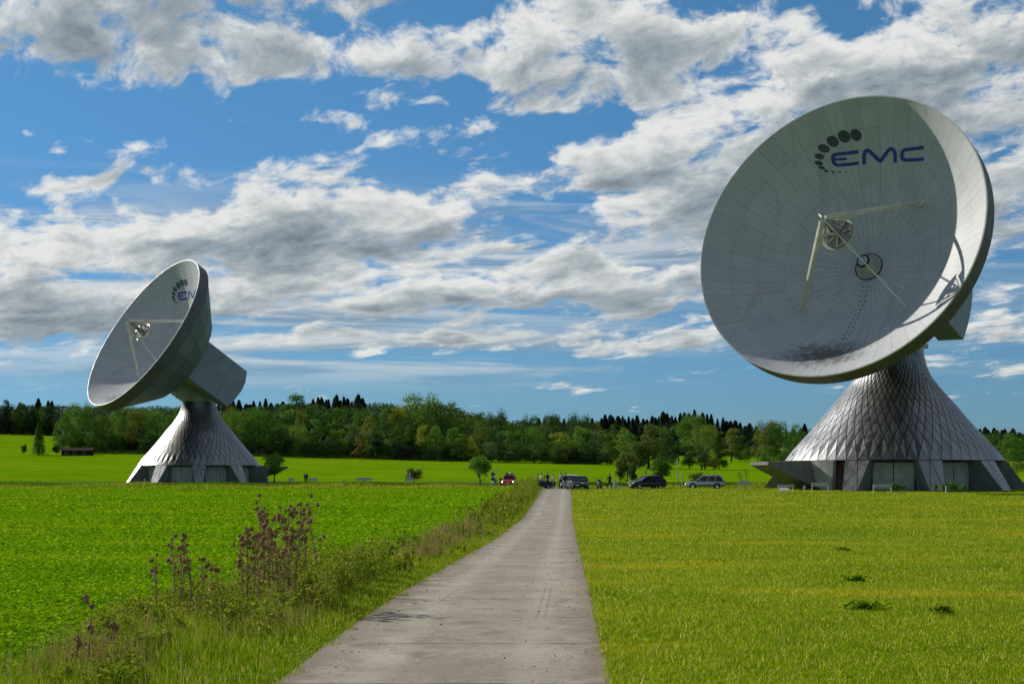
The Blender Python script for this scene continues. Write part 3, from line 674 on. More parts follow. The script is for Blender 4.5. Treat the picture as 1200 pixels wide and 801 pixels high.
def antenna(label, axis, az0, C, n_az, n_el, k, porch):
    gx, gy = axis; gzv = gz(gx, gy) - .05
    root = thing('satellite_antenna', label, 'antenna', (gx, gy, gzv))
    def pol(r, az, z): a = R(az0 + az); return Vector((r * math.sin(a), -r * math.cos(a), z))
    # --- tower shell: dark skin with separate aluminium rhombs on it
    pr = prof_dense(k); mb = MB()
    mb.lathe([(r - .10, z) for r, z in pr][::4] + [(3.2 * k, 15.25)], 96, m=1)
    mb.lathe([(12.0 * k, 3.2), (10.2 * k, 3.05)], 96, m=1)
    S = [0.0]
    for a, b_ in zip(pr[:-1], pr[1:]): S.append(S[-1] + math.dist(a, b_))
    def at_s(s):
        s = min(max(s, 0), S[-1]); r = np.interp(s, S, [p[0] for p in pr]); z = np.interp(s, S, [p[1] for p in pr]); return float(r), float(z)
    N = 60; lev = [0.0]
    while lev[-1] < S[-1] - .02: lev.append(lev[-1] + .142 * at_s(lev[-1])[0])
    lev[-1] = S[-1]
    def node(j, i): r, z = at_s(lev[j]); return pol(r + .03, 360 * (i + .5 * (j % 2)) / N, z)
    def panel(pts):
        c = sum(pts, Vector()) / len(pts); w = (pts[1] - pts[-1]).length; g = max(.82, 1 - .085 / max(w, .1))
        nrm = (pts[1] - pts[0]).cross(pts[-1] - pts[0]).normalized(); tl = rnd.gauss(0, .003)
        mb.face([c + (p - c) * g + nrm * 0 + Vector((0, 0, 0)) + (p - c).cross(nrm) * 0 + nrm * ((p - c).z * tl) for p in pts], 0)
    for j in range(len(lev) - 2):
        for i in range(N):
            o = j % 2; l, r_ = (i - 1, i) if not o else (i, i + 1)
            panel([node(j, i), node(j + 1, r_), node(j + 2, i), node(j + 1, l)])
    for i in range(N): panel([node(0, i), node(0, i + 1), node(1, i)])
    j = len(lev) - 1
    for i in range(N):
        l, r_ = (i - 1, i) if not (j - 1) % 2 else (i, i + 1)
        panel([node(j - 1, i), node(j, r_), node(j, l)])
    shell = mb.build('tower_shell', [M['clad'], M['seam']], root)
    # --- base: recessed wall, pale wall panels, raking buttresses
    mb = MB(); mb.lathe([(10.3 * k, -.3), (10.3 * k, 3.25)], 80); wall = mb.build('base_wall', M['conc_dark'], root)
    rot0 = porch['rot']
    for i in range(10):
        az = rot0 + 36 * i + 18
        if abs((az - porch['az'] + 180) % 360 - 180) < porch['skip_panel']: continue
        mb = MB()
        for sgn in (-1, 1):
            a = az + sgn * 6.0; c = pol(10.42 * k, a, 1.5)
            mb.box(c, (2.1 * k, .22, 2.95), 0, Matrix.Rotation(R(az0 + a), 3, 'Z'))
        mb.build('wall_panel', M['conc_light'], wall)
    for i in range(10):
        az = rot0 + 36 * i
        if abs((az - porch['az'] + 180) % 360 - 180) < porch['skip_leg']: continue
        mb = MB(); wt, wb = 1.36 * k, .82 * k
        def q(r, side, z): a = R(az0 + az); er = Vector((math.sin(a), -math.cos(a), 0)); et = Vector((math.cos(a), math.sin(a), 0)); return er * r + et * side + Vector((0, 0, z))
        TL, TR, BL, BR = q(12.0 * k, -wt, 3.2), q(12.0 * k, wt, 3.2), q(14.5 * k, -wb, -.1), q(14.5 * k, wb, -.1)
        il, ir, jl, jr = q(10.25 * k, -wt, 3.2), q(10.25 * k, wt, 3.2), q(10.25 * k, -wb, -.1), q(10.25 * k, wb, -.1)
        mb.mesh([TL, TR, BL, BR, il, ir, jl, jr], [(0, 2, 3, 1)], 1)
        mb.mesh([TL, TR, BL, BR, il, ir, jl, jr], [(0, 4, 6, 2), (1, 3, 7, 5), (0, 1, 5, 4), (4, 5, 7, 6)], 2)
        er = Vector((math.sin(R(az0 + az)), -math.cos(R(az0 + az)), .75)).normalized() * .035; TM = (TL + TR) / 2
        for tri in ([TL, BL, TM], [TM, BL, BR], [TM, BR, TR]):
            c = sum(tri, Vector()) / 3; mb.face([c + (p - c) * .93 + er for p in tri], 0)
        mb.build('buttress', [M['clad'], M['seam'], M['conc']], root)
    # --- entrance porch: raking canopy wedge and a leaning concrete wing wall
    pa = porch['az']; mb = MB()
    def pp(r, side, z): a = R(az0 + pa); return Vector((math.sin(a), -math.cos(a), 0)) * r + Vector((math.cos(a), math.sin(a), 0)) * side + Vector((0, 0, z))
    L0, L1, hw = 11.0 * k, porch['reach'], porch['half']
    mb.mesh([pp(L0, -hw, 3.2), pp(L0, hw, 3.2), pp(L1, hw * .8, 3.05), pp(L1, -hw * .8, 3.05), pp(L0, -hw, .15), pp(L0, hw, .15), pp(L1, hw * .8, 2.7), pp(L1, -hw * .8, 2.7)],
            [(0, 1, 2, 3), (3, 2, 6, 7), (0, 3, 7, 4), (1, 5, 6, 2), (7, 6, 5, 4), (0, 4, 5, 1)])
    porch_o = mb.build('porch_canopy', M['conc'], root)
    if porch.get('wing'):
        mb = MB(); top = []; bot = []
        for i in range(9):
            f = i / 8; at_ = -72 + (-31 + 72) * f; ab = -40 + (-34 + 40) * f
            top.append((at_, 12.2 * k)); bot.append((ab, (11.6) * k))
        vs = [pol(r, a, 3.16) for a, r in top] + [pol(r, a, -.1) for a, r in bot] + [pol(r - .6, a, 3.16) for a, r in top] + [pol(r - .6, a, -.1) for a, r in bot]
        fs = []
        for i in range(8): fs += [(i, i + 1, 9 + i + 1, 9 + i), (18 + i, 27 + i, 27 + i + 1, 18 + i + 1), (i, 18 + i, 18 + i + 1, i + 1)]
        fs += [(0, 9, 27, 18), (8, 26, 35, 17)]
        mb.mesh(vs, fs); mb.build('wing_wall', M['conc_light'], root)
        mb = MB(); mb.box(pol(11.2 * k, -30.0, 1.45), (.5, .12, 2.9), 0, Matrix.Rotation(R(az0 - 30), 3, 'Z')); mb.build('door', M['reddoor'], root)
        for a_, z_ in ((-20, 4.4), (-75, 4.3)):
            mb = MB(); p = pol(12.0 * k, a_, z_); e = pol(.5, a_, .15); mb.tube([p - e, p + e], .05, 6); mb.box(p + e, (.22, .22, .16), bev=.04); mb.build('wall_lamp', M['postgrey'], shell)
    # --- turning head
    mb = MB(); mb.lathe([(0, 15.2), (3.28 * k, 15.2), (3.28 * k, 15.85), (0, 15.85)], 48); mb.build('neck_ring', M['offwhite'], root)
    n = Vector((math.cos(n_el) * math.sin(n_az), -math.cos(n_el) * math.cos(n_az), math.sin(n_el)))
    t_ = (Vector((0, 0, 1)) - n * n.z).normalized(); s_ = t_.cross(n)
    rz = math.atan2(n.y, n.x)
    mb = MB(); rm = Matrix.Rotation(rz, 3, 'Z')
    mb.box((0, 0, 16.1), (6.9, 5.4, .5), 0, rm, .05); mb.box((0, 0, 18.2), (6.6, 5.0, 3.8), 0, rm, .08)
    mb.build('yoke', M['offwhite'], root)
    # --- reflector in its own frame: x = sideways, y = up the bowl, z = out along the beam
    rings, sec = 28, 192; vs = []; fs = []
    for i in range(rings + 1):
        r = DISH_R * i / rings
        for j in range(sec): a = 2 * PI * j / sec; vs.append((r * math.cos(a), r * math.sin(a), dz(r)))
    for i in range(1, rings):
        for j in range(sec): fs.append((i * sec + j, (i + 1) * sec + j, (i + 1) * sec + (j + 1) % sec, i * sec + (j + 1) % sec))
    for j in range(sec): fs.append((0, sec + j, sec + (j + 1) % sec))
    mb = MB(); mb.mesh(vs, fs); dish = mb.build('reflector', M['dish'], root, smooth=True)
    bm = bmesh.new(); bm.from_mesh(dish.data)
    if sum(f.normal.z for f in bm.faces) < 0: bmesh.ops.reverse_faces(bm, faces=bm.faces)
    bm.to_mesh(dish.data); bm.free()
    mw = Matrix((s_, t_, n)).transposed().to_4x4(); mw.translation = Vector(C) + Vector((0, 0, EYE)) - Vector((gx, gy, gzv))
    dish.matrix_basis = mw
    mb = MB(); mb.lathe([(16.0, .03), (16.14, .05), (16.16, -.12), (16.0, -.14)], 192, closed=True); mb.build('rim_lip', M['offwhite'], dish, smooth=True, ang=40)
    mb = MB(); mb.lathe([(16.12, -.12), (16.12, -2.1), (15.8, -2.1)], 192); mb.build('rim_band', M['band'], dish, smooth=True, ang=40)
    # back structure: 24 flat panels on a dark frustum, then its end disc
    mb = MB(); mb.lathe([(15.92, -2.1), (8.92, -8.95), (0, -8.95)], 24, m=1); 
    for j in range(24):
        a0, a1 = 2 * PI * j / 24, 2 * PI * (j + 1) / 24
        def bp(r, a, z): return Vector((r * math.cos(a), r * math.sin(a), z))
        for (ra, za, rb, zb) in ((16.02, -2.14, 12.6, -5.48), (12.55, -5.53, 9.05, -8.95)):
            qd = [bp(ra, a0, za), bp(ra, a1, za), bp(rb, a1, zb), bp(rb, a0, zb)]; c = sum(qd, Vector()) / 4
            mb.face([c + (p - c) * .985 for p in qd], 0)
    mb.build('back_panels', [M['backpanel'], M['seam']], dish)
    # feed cone at the vertex, with a dark lens and ring
    mb = MB(); z0 = dz(0); mb.lathe([(1.5, z0 + .04), (1.5, z0 + .16), (1.3, z0 + .2), (.66, z0 + 1.75), (.56, z0 + 1.75), (.5, z0 + 1.6), (0, z0 + 1.6)], 40)
    feed = mb.build('feed_cone', M['offwhite'], dish, smooth=True, ang=35)
    mb = MB(); mb.lathe([(1.46, z0 + .2), (1.56, z0 + .2), (1.56, z0 + .08), (1.46, z0 + .08)], 40, closed=True); mb.lathe([(.58, z0 + 1.79), (.74, z0 + 1.74), (.74, z0 + 1.6), (.58, z0 + 1.6)], 32, closed=True); mb.build('ring', M['seam'], feed)
    mb = MB(); mb.lathe([(.56, z0 + 1.72), (.3, z0 + 1.78), (0, z0 + 1.8)], 24); mb.build('lens', plain('feed_lens', (.25, .3, .42), .3), feed, smooth=True)
    # four struts to the apex, gusset plates, sub-reflector with its frame
    ap = Vector((0, 0, 3.45)); rf = 8.5; zf = dz(rf)
    for i in range(4):
        a = R(45) + i * PI / 2; f = Vector((rf * math.cos(a), rf * math.sin(a), zf + .05)); thick = .44 if i in (0, 2) else .19
        mb = MB(); d = Vector((math.cos(a), math.sin(a), 0)); mb.beam(f, ap + d * .25, thick * .8, thick, 0, up=(0, 0, 1))
        mb.box(f + Vector((0, 0, .06)), (thick * 1.9, thick * 1.9, .12), 0, Matrix.Rotation(a, 3, 'Z')); mb.build('strut', M['strut'], dish)
        if i in (0, 2):
            mb = MB(); e = ap + (f - ap) * .30; g = Vector((d.x * 1.75, d.y * 1.75, .45)); tt = Vector((-d.y, d.x, 0)) * .06
            tri = [ap + d * .3, e, g]; mb.mesh([p + tt for p in tri] + [p - tt for p in tri], [(0, 1, 2), (5, 4, 3), (0, 3, 4, 1), (1, 4, 5, 2), (2, 5, 3, 0)]); mb.build('gusset', M['strut'], dish)
    mb = MB(); pts = [(0, -.95)] + [(1.87 * q / 8, -.95 + .75 * (q / 8) ** 2) for q in range(1, 9)] + [(1.87, -.1), (1.8, -.1), (0, -.3)]
    mb.lathe(pts, 40); sub = mb.build('subreflector', M['offwhite'], dish, smooth=True, ang=30)
    mb = MB(); mb.lathe([(1.6, -.09), (1.6, .12), (1.5, .12), (1.5, -.09)], 32, closed=True)
    for i in range(8):
        a = i * PI / 4 + .2; mb.beam((.3 * math.cos(a), .3 * math.sin(a), 0), (1.6 * math.cos(a), 1.6 * math.sin(a), 0), .1, .2)
        if i % 2: mb.beam((1.5 * math.cos(a), 1.5 * math.sin(a), .05), ap + Vector((.1 * math.cos(a), .1 * math.sin(a), -.3)), .12, .12)
    mb.lathe([(0, .0), (.35, .0), (.35, 1.6), (.2, 3.0), (0, 3.0)], 16); mb.lathe([(.42, .9), (.75, .9), (.75, 1.15), (.42, 1.15)], 16, closed=True)
    mb.box((.55, -.4, .35), (.7, .5, .6), bev=.04); mb.box((-.6, .35, .35), (.6, .5, .5), bev=.04)
    mb.build('sub_frame', M['rusty'], sub)
    # emblem and letters painted on foil laid 3 cm above the panels
    def lay(u, v): return (u, v, dz(math.hypot(u, v)) + .035)
    dots = [(-1.01, 13.14, .64, .5), (-2.34, 13.09, .68, .52), (-3.67, 12.69, .65, .47), (-4.73, 12.07, .61, .37), (-5.31, 11.36, .5, .27), (-5.47, 10.76, .44, .21), (-5.26, 10.37, .35, .15),
            (-4.79, 10.09, .25, .11), (-4.08, 9.99, .2, .09), (-3.35, 9.99, .14, .07), (-2.64, 10.03, .1, .05), (-1.94, 10.09, .07, .04), (-1.32, 10.21, .05, .03)]
    for (u, v, a, b_) in dots:
        mb = MB(); ro = -.1
        ring0 = [lay(u, v)]; N_ = 28
        for f in (.5, 1.0): ring0 += [lay(u + f * (a * math.cos(q) * math.cos(ro) - b_ * math.sin(q) * math.sin(ro)), v + f * (a * math.cos(q) * math.sin(ro) + b_ * math.sin(q) * math.cos(ro))) for q in [2 * PI * i / N_ for i in range(N_)]]
        fs = [(0, 1 + i, 1 + (i + 1) % N_) for i in range(N_)] + [(1 + i, 1 + N_ + i, 1 + N_ + (i + 1) % N_, 1 + (i + 1) % N_) for i in range(N_)]
        mb.mesh(ring0, fs); mb.build('emblem_disc', M['disc'], dish)
    def curve(pts, nseg=10):
        out = []
        for p, q in zip(pts[:-1], pts[1:]):
            for i in range(nseg): out.append((p[0] + (q[0] - p[0]) * i / nseg, p[1] + (q[1] - p[1]) * i / nseg))
        return out + [pts[-1]]
    def stroke(mb, pts, wu, wv):
        pts = curve(pts, 6); L = []
        for i, p in enumerate(pts):
            q, w = pts[max(i - 1, 0)], pts[min(i + 1, len(pts) - 1)]; d = Vector((w[0] - q[0], w[1] - q[1])).normalized()
            nx, ny = -d.y * wu / 2, d.x * wv / 2; L.append(((p[0] + nx, p[1] + ny), (p[0] - nx, p[1] - ny)))
        vs = []; 
        for a, b_ in L: vs += [lay(*a), lay((a[0] + b_[0]) / 2, (a[1] + b_[1]) / 2), lay(*b_)]
        mb.mesh(vs, [f for i in range(len(L) - 1) for f in ((3 * i, 3 * i + 1, 3 * i + 4, 3 * i + 3), (3 * i + 1, 3 * i + 2, 3 * i + 5, 3 * i + 4))])
    WU, WV = .44, .30
    mb = MB(); stroke(mb, [(-.97, 11.74), (-3.45, 11.60), (-3.75, 11.52), (-3.9, 11.35), (-3.9, 10.9), (-3.72, 10.68), (-3.4, 10.62), (-1.14, 10.75)], WU, WV); stroke(mb, [(-3.7, 11.13), (-2.42, 11.19)], WU, .24); mb.build('letter', M['blue'], dish)
    mb = MB(); stroke(mb, [(-.56, 10.57), (-.42, 11.45), (-.28, 11.68), (-.02, 11.77), (.24, 11.68), (.5, 11.45), (1.36, 10.66), (2.3, 11.35), (2.6, 11.52), (2.88, 11.54), (3.12, 11.40), (3.26, 11.1), (3.15, 10.3)], WU, .32); mb.build('letter', M['blue'], dish)
    mb = MB(); stroke(mb, [(6.97, 10.8), (4.6, 11.17), (4.3, 11.14), (4.12, 10.98), (4.05, 10.62), (4.14, 10.42), (4.42, 10.3), (6.81, 9.82)], WU, WV); mb.build('letter', M['blue'], dish)
    # counterweight boxes on both sides and the housing between them
    poly = [(3.5, -8.6), (3.1, -18.65), (1.2, -19.45), (-.5, -19.6), (-2.6, -19.3), (-4.65, -18.6), (-4.45, -8.6)]
    for sg in (1, -1):
        mb = MB(); mb.prism(poly, sg * 4.6, sg * 7.5, lambda t, nn, h: (h, t, nn)); mb.build('counterweight', M['cw'], dish)
    mb = MB(); mb.prism([(3.2, -8.9), (3.0, -15.5), (-3.2, -15.5), (-3.4, -8.9)], -4.5, 4.5, lambda t, nn, h: (h, t, nn)); mb.build('elevation_housing', M['offwhite'], dish)
    return root

antenna('big satellite antenna at the right, its dish face turned towards the track', (42.7, 191.0), -12.6, (34.16, 179.331, 25.226), -.631, .331, 1.0,
        dict(rot=18.0, az=-58.0, reach=16.8, half=2.6, skip_panel=20, skip_leg=8, wing=True))
antenna('farther satellite antenna at the left, seen from its side with the counterweight showing', (-59.1, 322.2), 10.4, (-68.264, 315.49, 26.22), -.935, .545, .95,
        dict(rot=0.0, az=82.0, reach=16.6, half=2.2, skip_panel=12, skip_leg=4))
exec_rest = True

# ------------------------------------------------------------------ vehicles (front is local +x)
def car(name, label, cat, px, Y, rz, paint, P, lit=False, group=None):
    x = ipx(px, Y); t = thing(name, label, cat, (x, Y, gz(x, Y) + P.get('lift', 0)), R(rz), group)
    L, W, H, zb, zl = P['L'], P['W'], P['H'], P.get('zb', .22), P['belt']
    h, w = L / 2, W / 2
    secs = P.get('body') or [(-h, w * .80, zb + .18, zl - .10), (-h + .06, w * .92, zb + .08, zl - .02), (-h * .8, w * .98, zb, zl), (-h * .3, w, zb, zl), (h * .25, w, zb, zl - .02), (h * .42, w * .99, zb, zl - .05),
                             (h * .8, w * .95, zb, zl - .14), (h * .94, w * .88, zb + .05, zl - .22), (h, w * .74, zb + .12, zl - .36)]
    def ring(x_, ww, z0, z1):
        d = z1 - z0
        half = [(.90, z0), (1.0, z0 + d * .18), (1.0, z0 + d * .62), (.965, z0 + d * .85), (.86, z1 - .015), (.5, z1)]
        return [(x_, ww * a, z) for a, z in half] + [(x_, -ww * a, z) for a, z in reversed(half)]
    mb = MB(); rs = [ring(*s) for s in secs]; n = len(rs[0]); vs = [v for r in rs for v in r]; fs = []
    for i in range(len(rs) - 1):
        for k in range(n): fs.append((i * n + k, i * n + (k + 1) % n, (i + 1) * n + (k + 1) % n, (i + 1) * n + k))
    fs += [tuple(range(n)), tuple(range((len(rs) - 1) * n, len(rs) * n))]
    mb.mesh(vs, fs); body = mb.build('body', paint, t, smooth=True, ang=38)
    # greenhouse: glass block, painted roof and pillars
    if 'cab' in P:
        c = P['cab']                         # (x bottom rear, x top rear, x top front, x bottom front)
        wt = w * P.get('tumble', .78); zr = H; bw = w * .93
        def g(ff, s, top): 
            xb = c[0] + (c[3] - c[0]) * ff; xt = c[1] + (c[2] - c[1]) * ff
            return Vector((xt, s * wt, zr - .05)) if top else Vector((xb, s * bw, zl - .03))
        mb = MB(); vs = [g(0, -1, 0), g(1, -1, 0), g(1, 1, 0), g(0, 1, 0), g(0, -1, 1), g(1, -1, 1), g(1, 1, 1), g(0, 1, 1)]
        mb.mesh(vs, [(0, 1, 5, 4), (1, 2, 6, 5), (2, 3, 7, 6), (3, 0, 4, 7), (4, 5, 6, 7)]); mb.build('window', M['glass'], t)
        mb = MB(); xs = np.linspace(c[1] - .04, c[2] + .04, 7); rr = []
        for i, xx in enumerate(xs):
            e = .045 * (1 - (2 * i / 6 - 1) ** 2); rr += [(xx, wt * 1.03, zr - .075), (xx, wt * .96, zr - .02 + e * .5), (xx, wt * .5, zr + e), (xx, -wt * .5, zr + e), (xx, -wt * .96, zr - .02 + e * .5), (xx, -wt * 1.03, zr - .075)]
        fs = [(i * 6 + k, i * 6 + (k + 1) % 6, (i + 1) * 6 + (k + 1) % 6, (i + 1) * 6 + k) for i in range(6) for k in range(6)] + [tuple(range(6)), tuple(range(36, 42))]
        mb.mesh(rr, fs); mb.build('roof', paint, t, smooth=True, ang=50)
        mb = MB()
        for f in P.get('pillars', (0.0, .3, .62, 1.0)):
            for s in (-1, 1):
                a, b_ = g(f, s, 0), g(f, s, 1); wd = .10 if f in (0.0,) else .06
                mb.beam(a + Vector((0, s * .008, 0)), b_ + Vector((0, s * .008, 0)), wd, .035, up=(0, s, .2))
        mb.build('pillars', paint, t)
    wr = P.get('wr', .32)
    for sx in P.get('axles', (h * .62, -h * .60)):
        for s in (-1, 1):
            mb = MB(); prf = [(wr * .62, -.10), (wr * .93, -.105), (wr, -.07), (wr, .07), (wr * .93, .105), (wr * .62, .10)]
            mb.lathe(prf, 22, ax='y', closed=True); wh = mb.build('wheel', M['black'], t, smooth=True, ang=40); wh.location = (sx, s * (w - .09), wr)
            mb = MB(); mb.lathe([(0, .03), (wr * .16, .035), (wr * .2, .0), (wr * .55, .02), (wr * .64, .07), (wr * .64, -.07), (0, -.05)], 18, ax='y')
            for k in range(5):
                a = k * 2 * PI / 5; mb.beam((0, .045, 0), (wr * .58 * math.cos(a), .055, wr * .58 * math.sin(a)), .06, .03, up=(0, 1, 0))
            rm = mb.build('rim', M['chrome'], wh); rm.scale = (1, s, 1)
            mb = MB(); mb.lathe([(wr * 1.17, s * .0), (wr * 1.17, s * .012), (wr * .6, s * .012), (wr * .6, 0)], 22, ax='y', closed=True); ar = mb.build('wheel_arch', M['dark'], t); ar.location = (sx, s * (w - .002), wr * 1.03)
    lm = M['lamp_on'] if lit else M['lens']; hz = P.get('lampz', zl - .30); lr = P.get('lampr', .1)
    for s in (-1, 1):
        yy = s * w * P.get('lampy', .68)
        mb = MB()
        if P.get('round'): mb.lathe([(0, .10), (lr * .7, .08), (lr, .02), (lr, -.12), (lr * .5, -.2)], 18, ax='x')
        else: mb.box((0, 0, 0), (.14, .34, .15), bev=.04)
        o = mb.build('headlight', lm, t, smooth=bool(P.get('round')), ang=40); o.location = (h * P.get('lampx', .945), yy, hz)
        mb = MB(); mb.box((0, 0, 0), (.08, .16, P.get('tailh', .22)), bev=.03); o = mb.build('tail_lamp', M['tail'], t); o.location = (-h + .05, s * w * .78, zl - .18)
        mb = MB(); mb.box((0, 0, 0), (.09, .16, .11), bev=.035); mb.beam((0, -s * .04, -.02), (0, -s * .16, -.05), .03, .03); o = mb.build('side_mirror', paint, t); o.location = (P.get('mirx', h * .26), s * (w + .1), zl + .06)
    mb = MB(); mb.box((h * P.get('platex', .985) + .02, 0, zb + .22), (.03, .52, .115), bev=.01); mb.box((-h - .005, 0, zb + .32), (.03, .52, .115), bev=.01); mb.build('number_plate', M['plate'], t)
    mb = MB(); mb.box((h * .965, 0, zl - .36), (.06, W * .42, .16), bev=.02); mb.box((h * .975, 0, zb + .12), (.06, W * .6, .1), bev=.02); mb.build('grille', M['dark'], t)
    mb = MB()
    for s in (-1, 1):
        for xx in (h * .04, -h * .38): mb.box((xx, s * (w + .006), zl - .14), (.16, .025, .03), bev=.008)
        mb.beam((h * .30, s * (w + .002), zb + .2), (-h * .45, s * (w + .002), zb + .2), .012, .05, up=(0, 0, 1))
    mb.build('door_handles', M['dark'], t)
    return t
SUV = dict(L=4.5, W=1.86, H=1.54, belt=.96, zb=.26, wr=.33, lift=-.08, cab=(-2.1, -1.72, .22, 1.02), tailh=.26)
t = car('parked_car', 'silver estate car parked by the meadow, facing left with its red tail lamp showing', 'car', 826, 193, 176, M['silver'], SUV)
mb = MB()
for s in (-1, 1): mb.tube([(-1.6, s * .66, 1.56), (-1.5, s * .66, 1.62), (.0, s * .66, 1.62), (.15, s * .66, 1.57)], .02, 6)
mb.build('roof_rail', M['dark'], t)
HAT = dict(L=4.25, W=1.76, H=1.5, belt=.95, zb=.22, cab=(-2.0, -1.45, .2, 1.1))
car('parked_car', 'black hatchback parked beside the meadow, its pale headlamp towards the track', 'car', 758, 192, 203, M['carblack'], HAT)
SED = dict(L=4.3, W=1.75, H=1.42, belt=.92, zb=.22, cab=(-1.75, -1.1, .2, 1.0))
car('parked_car', 'dark green car facing the camera at the head of the track', 'car', 679, 190, 262, M['cargreen'], SED)
car('parked_car', 'white car half hidden behind the dark green car', 'car', 668.5, 196, 258, M['carwhite'], HAT)
OLD = dict(L=3.7, W=1.5, H=1.42, belt=.98, zb=.26, wr=.31, cab=(-1.3, -.85, .25, .55), round=True, lampr=.12, lampx=.9, lampy=.82, lampz=.62, tumble=.84, mirx=.55)
old = car('red_car', 'old red car coming along the road with both round headlamps lit', 'car', 597, 214, 262, M['red'], OLD, lit=True)
# luggage on its roof
for i, (dx, w_, h_, lab) in enumerate(((-.32, .5, .3, 'blue-grey suitcase strapped on the left of the red car roof'), (.3, .52, .34, 'pale suitcase strapped on the right of the red car roof'))):
    X = ipx(597, 214) + dx; t = thing('suitcase', lab, 'suitcase', (X, 214.3, gz(X, 214.3) + 1.47), R(-8), 'suitcases on the red car')
    mb = MB(); mb.box((0, 0, h_ / 2), (w_, .75, h_), bev=.06); mb.build('shell', M['cgrey'] if i == 0 else M['silver'], t)
    mb = MB(); mb.tube([(-.09, -.39, h_ * .5), (-.08, -.43, h_ * .5), (.08, -.43, h_ * .5), (.09, -.39, h_ * .5)], .015, 6); mb.build('handle', M['dark'], t)
CAB = dict(L=4.0, W=1.66, H=1.3, belt=.86, zb=.2, wr=.3, mirx=.5)
cab = car('open_car', 'dark open topped car with two people in it, behind the weeds left of the track', 'car', 629.5, 193, 186, M['cargreen'], CAB)
mb = MB()
for s in (-1, 1): mb.tube([(.62, s * .72, .84), (.28, s * .62, 1.3)], .028, 6)
mb.tube([(.28, -.62, 1.3), (.28, .62, 1.3)], .028, 6); wf = mb.build('windscreen_frame', M['chrome'], cab)
mb = MB(); mb.prism([(-.70, .0), (.70, .0), (.6, 1), (-.6, 1)], 0, .012, lambda x, y, h: (.62 - .34 * y + h, x, .85 + .44 * y)); mb.build('glass', M['glass'], wf)
for s in (-1, 1):
    mb = MB(); mb.box((-.15, s * .38, .78), (.5, .48, .2), bev=.06); mb.box((-.42, s * .38, 1.0), (.16, .48, .55), 0, Matrix.Rotation(-.2, 3, 'Y'), .05); mb.build('seat', M['dark'], cab)

def motorbike(name, label, cat, px, Y, rz, paint, scooter=False):
    x = ipx(px, Y); t = thing(name, label, cat, (x, Y, gz(x, Y)), R(rz)); wr = .22 if scooter else .31; xb = .62 if scooter else .72
    for sx in (xb, -xb):
        mb = MB(); mb.lathe([(wr * .7, -.05), (wr * .95, -.05), (wr, -.02), (wr, .02), (wr * .95, .05), (wr * .7, .05)], 22, ax='y', closed=True); w = mb.build('wheel', M['black'], t, smooth=True, ang=40); w.location = (sx, 0, wr)
        mb = MB(); mb.lathe([(0, -.04), (.05, -.04), (.05, .04), (0, .04)], 12, ax='y')
        for k in range(6): a = k * PI / 3; mb.beam((0, 0, 0), (wr * .72 * math.cos(a), 0, wr * .72 * math.sin(a)), .025, .03, up=(0, 1, 0))
        mb.build('rim', M['chrome'], w)
    mb = MB(); mb.tube([(xb, .08, wr), (xb - .2, .08, .85)], .025, 7); mb.tube([(xb, -.08, wr), (xb - .2, -.08, .85)], .025, 7); mb.build('fork', M['chrome'], t)
    mb = MB(); mb.tube([(xb - .22, -.38, 1.02), (xb - .16, -.2, 1.0), (xb - .18, 0, .93), (xb - .16, .2, 1.0), (xb - .22, .38, 1.02)], .016, 6)
    for s in (-1, 1): mb.tube([(xb - .2, s * .3, 1.02), (xb - .16, s * .36, 1.2)], .008, 5); mb.box((xb - .16, s * .38, 1.22), (.03, .13, .09), bev=.012)
    mb.build('handlebar', M['dark'], t)
    mb = MB()
    if scooter:
        mb.prism([(.5, .25), (.62, .5), (.5, .95), (.42, .95), (.36, .35), (-.1, .3), (-.2, .62), (-.75, .66), (-.85, .45), (-.6, .2), (.3, .18)], -.19, .19, lambda x, z, h: (x, h, z))
        mb.tube([(.66, 0, .46), (.86, 0, .36)], [.1, .06], 8)
    else:
        mb.tube([(-.3, 0, .82), (-.05, 0, .90), (.25, 0, .92), (.42, 0, .86)], [.1, .17, .18, .08], 12); mb.prism([(.5, .75), (.62, .95), (.42, 1.12), (.3, .9)], -.17, .17, lambda x, z, h: (x, h, z))
        mb.tube([(-.45, 0, .75), (-.9, 0, .92)], [.13, .07], 10)
    mb.build('bodywork', paint, t, smooth=True, ang=45)
    mb = MB(); mb.box((-.42, 0, .72 if scooter else .84), (.62, .26, .1), bev=.04); mb.build('saddle', M['cblack'], t)
    mb = MB(); mb.lathe([(0, .08), (.07, .06), (.09, 0), (.05, -.08)], 16, ax='x'); o = mb.build('headlight', M['lens'], t, smooth=True); o.location = (xb - .08, 0, .86)
    mb = MB(); mb.box((-.05, 0, .42), (.5, .3, .34), bev=.06); mb.tube([(.1, .16, .3), (-.4, .18, .28), (-.85, .2, .4)], [.03, .04, .055], 8); mb.tube([(-.1, -.15, .25), (-.16, -.3, .02)], .015, 5); mb.build('engine', M['dark'], t)
    return t
motorbike('motorcycle', 'dark motorcycle standing alone on the grass, its mirrors up', 'motorcycle', 702.5, 188, 255, M['carblack'])
motorbike('scooter', 'white scooter parked in front of the dark green car', 'scooter', 667.5, 187.2, 250, M['carwhite'], True)

